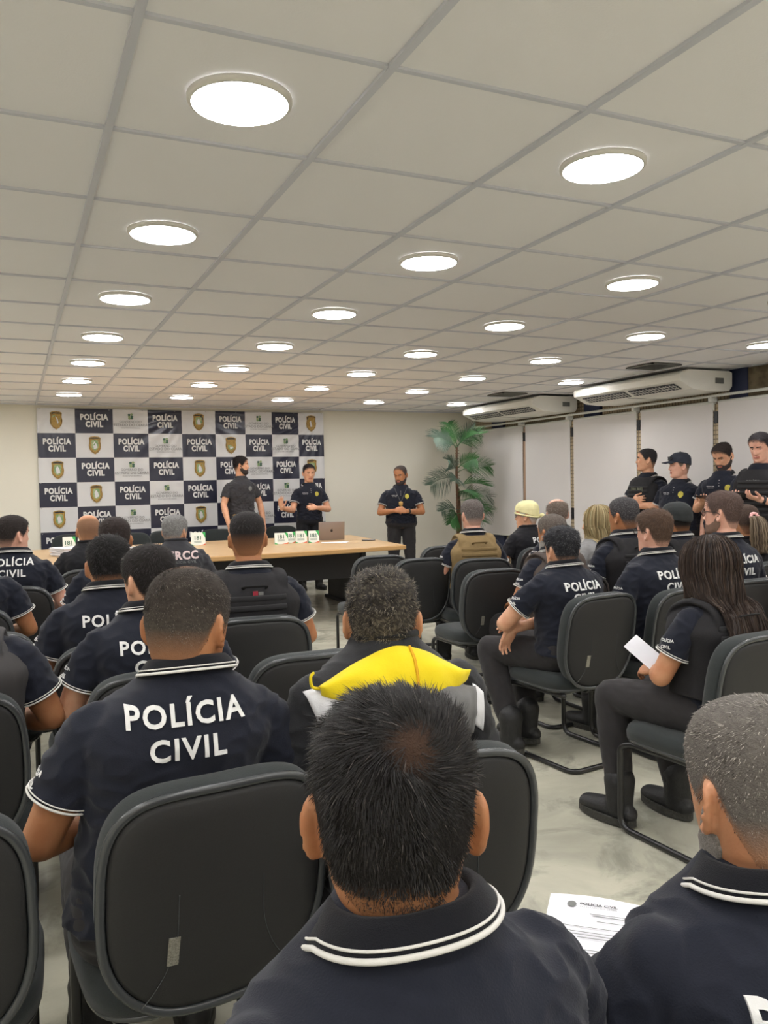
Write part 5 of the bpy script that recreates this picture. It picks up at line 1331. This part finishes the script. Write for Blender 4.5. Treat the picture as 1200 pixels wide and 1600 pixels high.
person('the woman with long dark hair', 'person with long straight dark brown hair in a black vest holding white paper', (2.13, .40, 1.085), -4, 14, pitch=6, tone='mid', bw=.94, q=.005, hair=hr((40, 32, 29), top=.014, side=.012, comb=1.2, messy=.1, lump=.05), strands=2500, brow=False, vest=(M_vest, M_web), back_text=('', 'P'),
       extra=lambda c: (held_paper(c), long_hair(c, 7000, .43, (34, 27, 25), (84, 68, 58), .0013, 5, part=True, wave=.006)),
       armL=((.235, .05, .70), (.10, .22, .66), (-.15, .9, -.1), (-.5, -.2, -.8), .55), chair_label='black chair with sled base under the woman with long hair, right foreground',
       legs={1: ((.10, .42, .52), (.10, .30, .11), (.1, 1, 0)), -1: ((-.14, .43, .52), (-.16, .37, .11), (-.1, 1, 0))}, dz=.022)
person('the man outside the left edge', 'person in a navy polo cut by the left edge, only shoulder and forearm showing', (-.52, 2.64, 1.16), 4, 10, tone='tan', bw=1.16, hair=hr(BLK), strands=500, brow=False)
person('the vested man outside the left edge', 'person in a charcoal vest over navy cut by the left edge in the middle rows', (-.49, .86, 1.14), 4, 10, tone='tan', bw=1.2, hair=hr(BLK), strands=500, brow=False, vest=(mat('grey_vest', s2l(56, 54, 54), .85), M_web), back_text=None)
person('the man outside the right edge', 'person in a navy polo cut by the right edge beside the long dark hair', (3.72, 1.02, 1.15), 0, 0, tone='tan', bw=1.08, hair=hr(BLK), strands=500, brow=False)
# the printed notice on the lap of the man in the bottom right corner
t = sheet('paper_sheet', .525, -.93, .70, R(-42), 'printed white notice headed POLÍCIA CIVIL held at the bottom right', 'paper', 1)
def on_sheet(s_, size, x, y, name, m=M_greytext, bold=.0):
    v, f = text_mesh(s_, bold=bold); b = MB(); sx = size / (v[:, 0].max() - v[:, 0].min()); sz = min(sx, 1)
    b.add([(x + p[0] * sx, y + p[1] * sx, .0068) for p in v], f); obj(name, b.mesh(name, m, smooth=False), t)
on_sheet('POLÍCIA CIVIL', .062, -.022, .118, 'notice_heading', M_panel, .03); on_sheet('DO ESTADO DO CEARÁ', .060, -.022, .108, 'notice_heading')
b = MB(); b.add([(-.066 + .008 * math.cos(k), .114 + .010 * math.sin(k), .0068) for k in np.arange(8) / 8 * 2 * PI], [tuple(range(8))]); obj('notice_crest', b.mesh('notice_crest', M_greytext, smooth=False), t)
for y_, x_, w_ in ((.088, -.005, .06), (.082, -.005, .05), (.066, .0, .045), (.045, -.02, .13), (.030, -.02, .09), (.022, -.01, .10), (.014, -.005, .09), (-.004, .02, .03), (-.02, -.01, .13), (-.028, -.01, .13), (-.036, -.01, .11)):
    b = MB(); b.box((x_, y_, .0068), (w_, .0016, .0003)); obj('notice_line', b.mesh('notice_line', M_greytext, smooth=False), t)
# standing by the blinds
def folded_patch(c):
    for x in (-.045, .045):
        h = c['vt'].ray_cast(Vector((x, .7, c['Z'](.90))), Vector((0, -1, 0)))
        if h[0]: b = MB(); b.box((x, h[0][1] + .004, c['Z'](.90)), (.075, .006, .045), bev=.002); obj('vest_pouch', b.mesh('vest_pouch', M_camo, smooth=False), c['vest'])
person('standing vest', 'person standing by the blinds with folded arms and black vest with olive patches', (5.62, 4.55, 1.60), -92, -48, pitch=-4, stand=True, tone='light', bw=1.1, belly=.02, hair=hr((46, 44, 46), top=.010, side=.006), strands=2500, arms='crossed', vest=(M_vest, M_web), back_text=None, extra=folded_patch, q=.0055, seat=False)
def cap_sun(c): 
    b = MB()
    for s in (1, -1): b.add(*sweep(c['HT']([(s * .03 + .024 * math.cos(k), .098 - .01 * abs(math.cos(k)), .078 + .014 * math.sin(k)) for k in np.arange(20) / 20 * 2 * PI]), .004, 8, closed=True))
    obj('sunglasses', b.mesh('sunglasses', M_glass), c['root'])
person('standing cap', 'person standing in a navy cap and navy polo with arms at the sides', (5.60, 4.08, 1.525), -104, -64, stand=True, tone='pale', bw=1.15, belly=.03, hair=hr((110, 96, 84), top=.005, side=.004), strands=1000, arms='down', cap=(M_capn, 'cap'), front=True, extra=cap_sun, q=.0055, seat=False, back_text=None)
def tablet(c):
    aR, aL = c['aR'], c['aL']; m = (aR[1] + aL[1]) / 2 + np.array((0, .085, .035)); R_ = c['root']
    M_ = R_.matrix_basis; p = M_ @ Vector(m)
    t = empty('tablet', p, R_.rotation_euler.z, 'black tablet held by the standing bearded man', 'tablet'); b = MB(); b.box((0, 0, 0), (.17, .24, .009), Matrix.Rotation(R(14), 4, 'X'), bev=.003); obj('tablet_body', b.mesh('tablet_body', M_lcd, smooth=False), t)
person('standing tablet', 'person standing with a dark beard, looking down at a tablet, leaning by the blinds', (5.58, 3.53, 1.60), -112, -100, pitch=26, stand=True, hf=.06, tone='light', bw=1.08, hair=hr((42, 34, 32), top=.026, side=.010, comb=1.0, messy=.5), strands=3000, beard=((46, 36, 32), .006), arms='phone', front=True, extra=tablet, q=.0052, seat=False, back_text=None)
def phone_in(c):
    m = (c['aR'][1] + c['aL'][1]) / 2 + np.array((0, .075, .03)); p = c['root'].matrix_basis @ Vector(m)
    t = empty('phone', p, c['root'].rotation_euler.z, 'phone held by the standing vested man at the right edge', 'phone'); b = MB(); b.box((0, 0, 0), (.072, .15, .009), Matrix.Rotation(R(24), 4, 'X'), bev=.003); obj('phone_body', b.mesh('phone_body', M_lcd, smooth=False), t)
    c['txt']('POLÍCIA', .11, (0, .7, c['Z'](.93)), (-1, 0, 0), (0, 0, 1), (0, -1, 0), 'vest_lettering', c['vt'], M_greytext)
    w = c['aL'][1] * .9 + c['aL'][0] * .1; d = nrmz(c['aL'][1] - c['aL'][0]); u = nrmz(np.cross(d, (0, 0, 1))); v = np.cross(d, u); b = MB()
    b.add(*sweep([w + u * math.cos(k) * .031 + v * math.sin(k) * .031 for k in np.arange(24) / 24 * 2 * PI], (.004, .011), 8, closed=True)); b.add(*ball(w + np.array((0, 0, .032)), (.018, .018, .006), 14, 8)); obj('wristwatch', b.mesh('wristwatch', M_dark), c['root'])
person('standing right', 'person standing in a black POLÍCIA vest looking at a phone, at the right edge', (5.34, 2.92, 1.655), -106, -106, pitch=18, stand=True, hf=.05, tone='pale', bw=1.1, hair=hr((44, 40, 42), top=.024, side=.008, comb=1.0), strands=3500, arms='phone', vest=(M_vest, M_web), back_text=None, extra=phone_in, q=.0052, seat=False)
# presenters
def teeA(c):
    for nme, s in (('sleeve_patch', -1),):
        pass
person('presenter tee', 'person standing behind the table in a black t-shirt, bearded, looking to the right', (2.39, 8.40, 1.675), 172, 100, stand=True, tone='light', bw=1.06, shirt='tee', shirt_m=mat('faded_black_cotton', s2l(46, 46, 50), .9, sheen=.1), sleeve_text=False, pants=M_tan, hair=hr((28, 24, 24), top=.030, side=.016, lump=.2, messy=.6), strands=3000, beard=((44, 34, 30), .005), front='dark', back_text=None,
       armR=((.245, .03, 1.12), (.235, .16, .88), (0, .25, -1), (-.8, 0, 0), .2), armL=((.245, -.0, 1.12), (.27, .05, .88), (.1, .1, -1), (-1, 0, 0), .4), q=.0058, seat=False)
def ring_(c): pass
person('presenter gesture', 'person standing behind the table in a navy polo, raising an open hand', (3.32, 8.42, 1.565), 186, 184, pitch=8, stand=True, tone='light', bw=1.02, pants='b', hair=hr((34, 30, 30), top=.022, side=.010), strands=3000, front=True, back_text=None,
       armR=((.245, .08, 1.10), (.43, .28, 1.14), (.12, .15, 1), (-.2, 1, -.1), .12), armL=((.245, .05, 1.10), (.04, .24, 1.13), (-.95, .15, .05), (0, -.9, -.3), .6), q=.0058, seat=False)
def lanyard(c):
    tree, Z = c['tree'], c['Z']; b = MB(); ly = c['lean'](.9)[0]
    for s in (1, -1):
        pts = []
        for f in np.linspace(0, 1, 12):
            x = s * (.075 * (1 - f) + .004); z = 1.03 - f * .185; h = tree.ray_cast(Vector((x, .7, Z(z))), Vector((0, -1, 0)))
            if h[0]: pts.append(np.array(h[0][:]) + np.array((0, .004, 0)))
        b.add(*sweep(pts, (.0022, .0014), 6))
    lo = obj('lanyard', b.mesh('lanyard', M_greytext), c['root'])
    h = tree.ray_cast(Vector((0, .7, Z(.835))), Vector((0, -1, 0))); b = MB(); y = h[0][1] + .012
    V = [(x * k, y + d, Z(.812) + z * k) for k, d in ((1, 0), (1, .006), (.6, .010)) for x, z in ((-.024, .03), (0, .036), (.024, .03), (.026, 0), (.018, -.022), (0, -.034), (-.018, -.022), (-.026, 0))]
    F = [(i * 8 + k, i * 8 + (k + 1) % 8, (i + 1) * 8 + (k + 1) % 8, (i + 1) * 8 + k) for i in range(2) for k in range(8)] + [tuple(reversed(range(8))), tuple(16 + k for k in range(8))]
    b.add(V, F); obj('badge_medal', b.mesh('badge_medal', M_goldm), lo)
    w = c['aL'][1] * .92 + c['aL'][0] * .08; d = nrmz(c['aL'][1] - c['aL'][0]); u = nrmz(np.cross(d, (0, 0, 1))); v = np.cross(d, u); b = MB()
    b.add(*sweep([w + u * math.cos(k) * .031 + v * math.sin(k) * .031 for k in np.arange(24) / 24 * 2 * PI], (.004, .010), 8, closed=True)); obj('wristwatch', b.mesh('wristwatch', M_dark), c['root'])
person('presenter medal', 'bearded person standing right of the table, gold badge on a lanyard over navy polo', (4.20, 7.42, 1.51), 206, 232, pitch=14, stand=True, tone='tan', bw=1.14, belly=.01, hair=hr((60, 52, 50), top=.012, side=.010, comb=1.5, line=.014, grey=.15, gcol=(120, 110, 104)), strands=3000, beard=((50, 40, 36), .006), front=True, extra=lanyard, back_text=None,
       armR=((.242, .05, 1.10), (.075, .25, 1.13), (-.8, .35, .1), (-.2, -.7, -.5), 1.0), armL=((.242, .05, 1.10), (.07, .26, 1.12), (-.8, .35, .1), (-.2, -.7, -.5), 1.0), q=.0058, seat=False)

# ------------------------------------------------------------------ other chairs
for x, y, yw, lb in (
    (.62, .92, 2, 'empty black chair in the centre aisle between the vested man and the yellow hood'),
    (2.29, 4.05, 4, 'empty black chair nearest to the right end of the table'),
    (2.44, 3.66, 2, 'empty black chair just behind the head of the man with the yellow hood'),
    (3.12, 4.55, 2, 'empty black chair to the left of the tan vest, near the standing bearded presenter'),
    (2.49, 2.74, 2, 'empty black chair with label plate just behind the man in the tan vest'),
    (-.50, -.05, 2, 'empty black chair cut off by the bottom left corner'),
    (-.44, 1.90, 2, 'empty black chair at the left edge behind the grey vest'),
):
    if lb: chair(x, y, yw, lb)

for x, lb in ((.28, 'leftmost of the black chairs behind the table, in front of the banner'), (.98, 'second from the left of the black chairs behind the table'), (1.50, 'black chair behind the table, right of the grey haired man'), (2.02, 'black chair behind the table, beside the standing man in the t-shirt'), (2.92, 'black chair behind the table, left of the gesturing man')):
    chair(x, 8.28 + .1 * math.sin(x * 5), 180 + 12 * math.sin(x * 7), lb, 'black chairs behind the table')
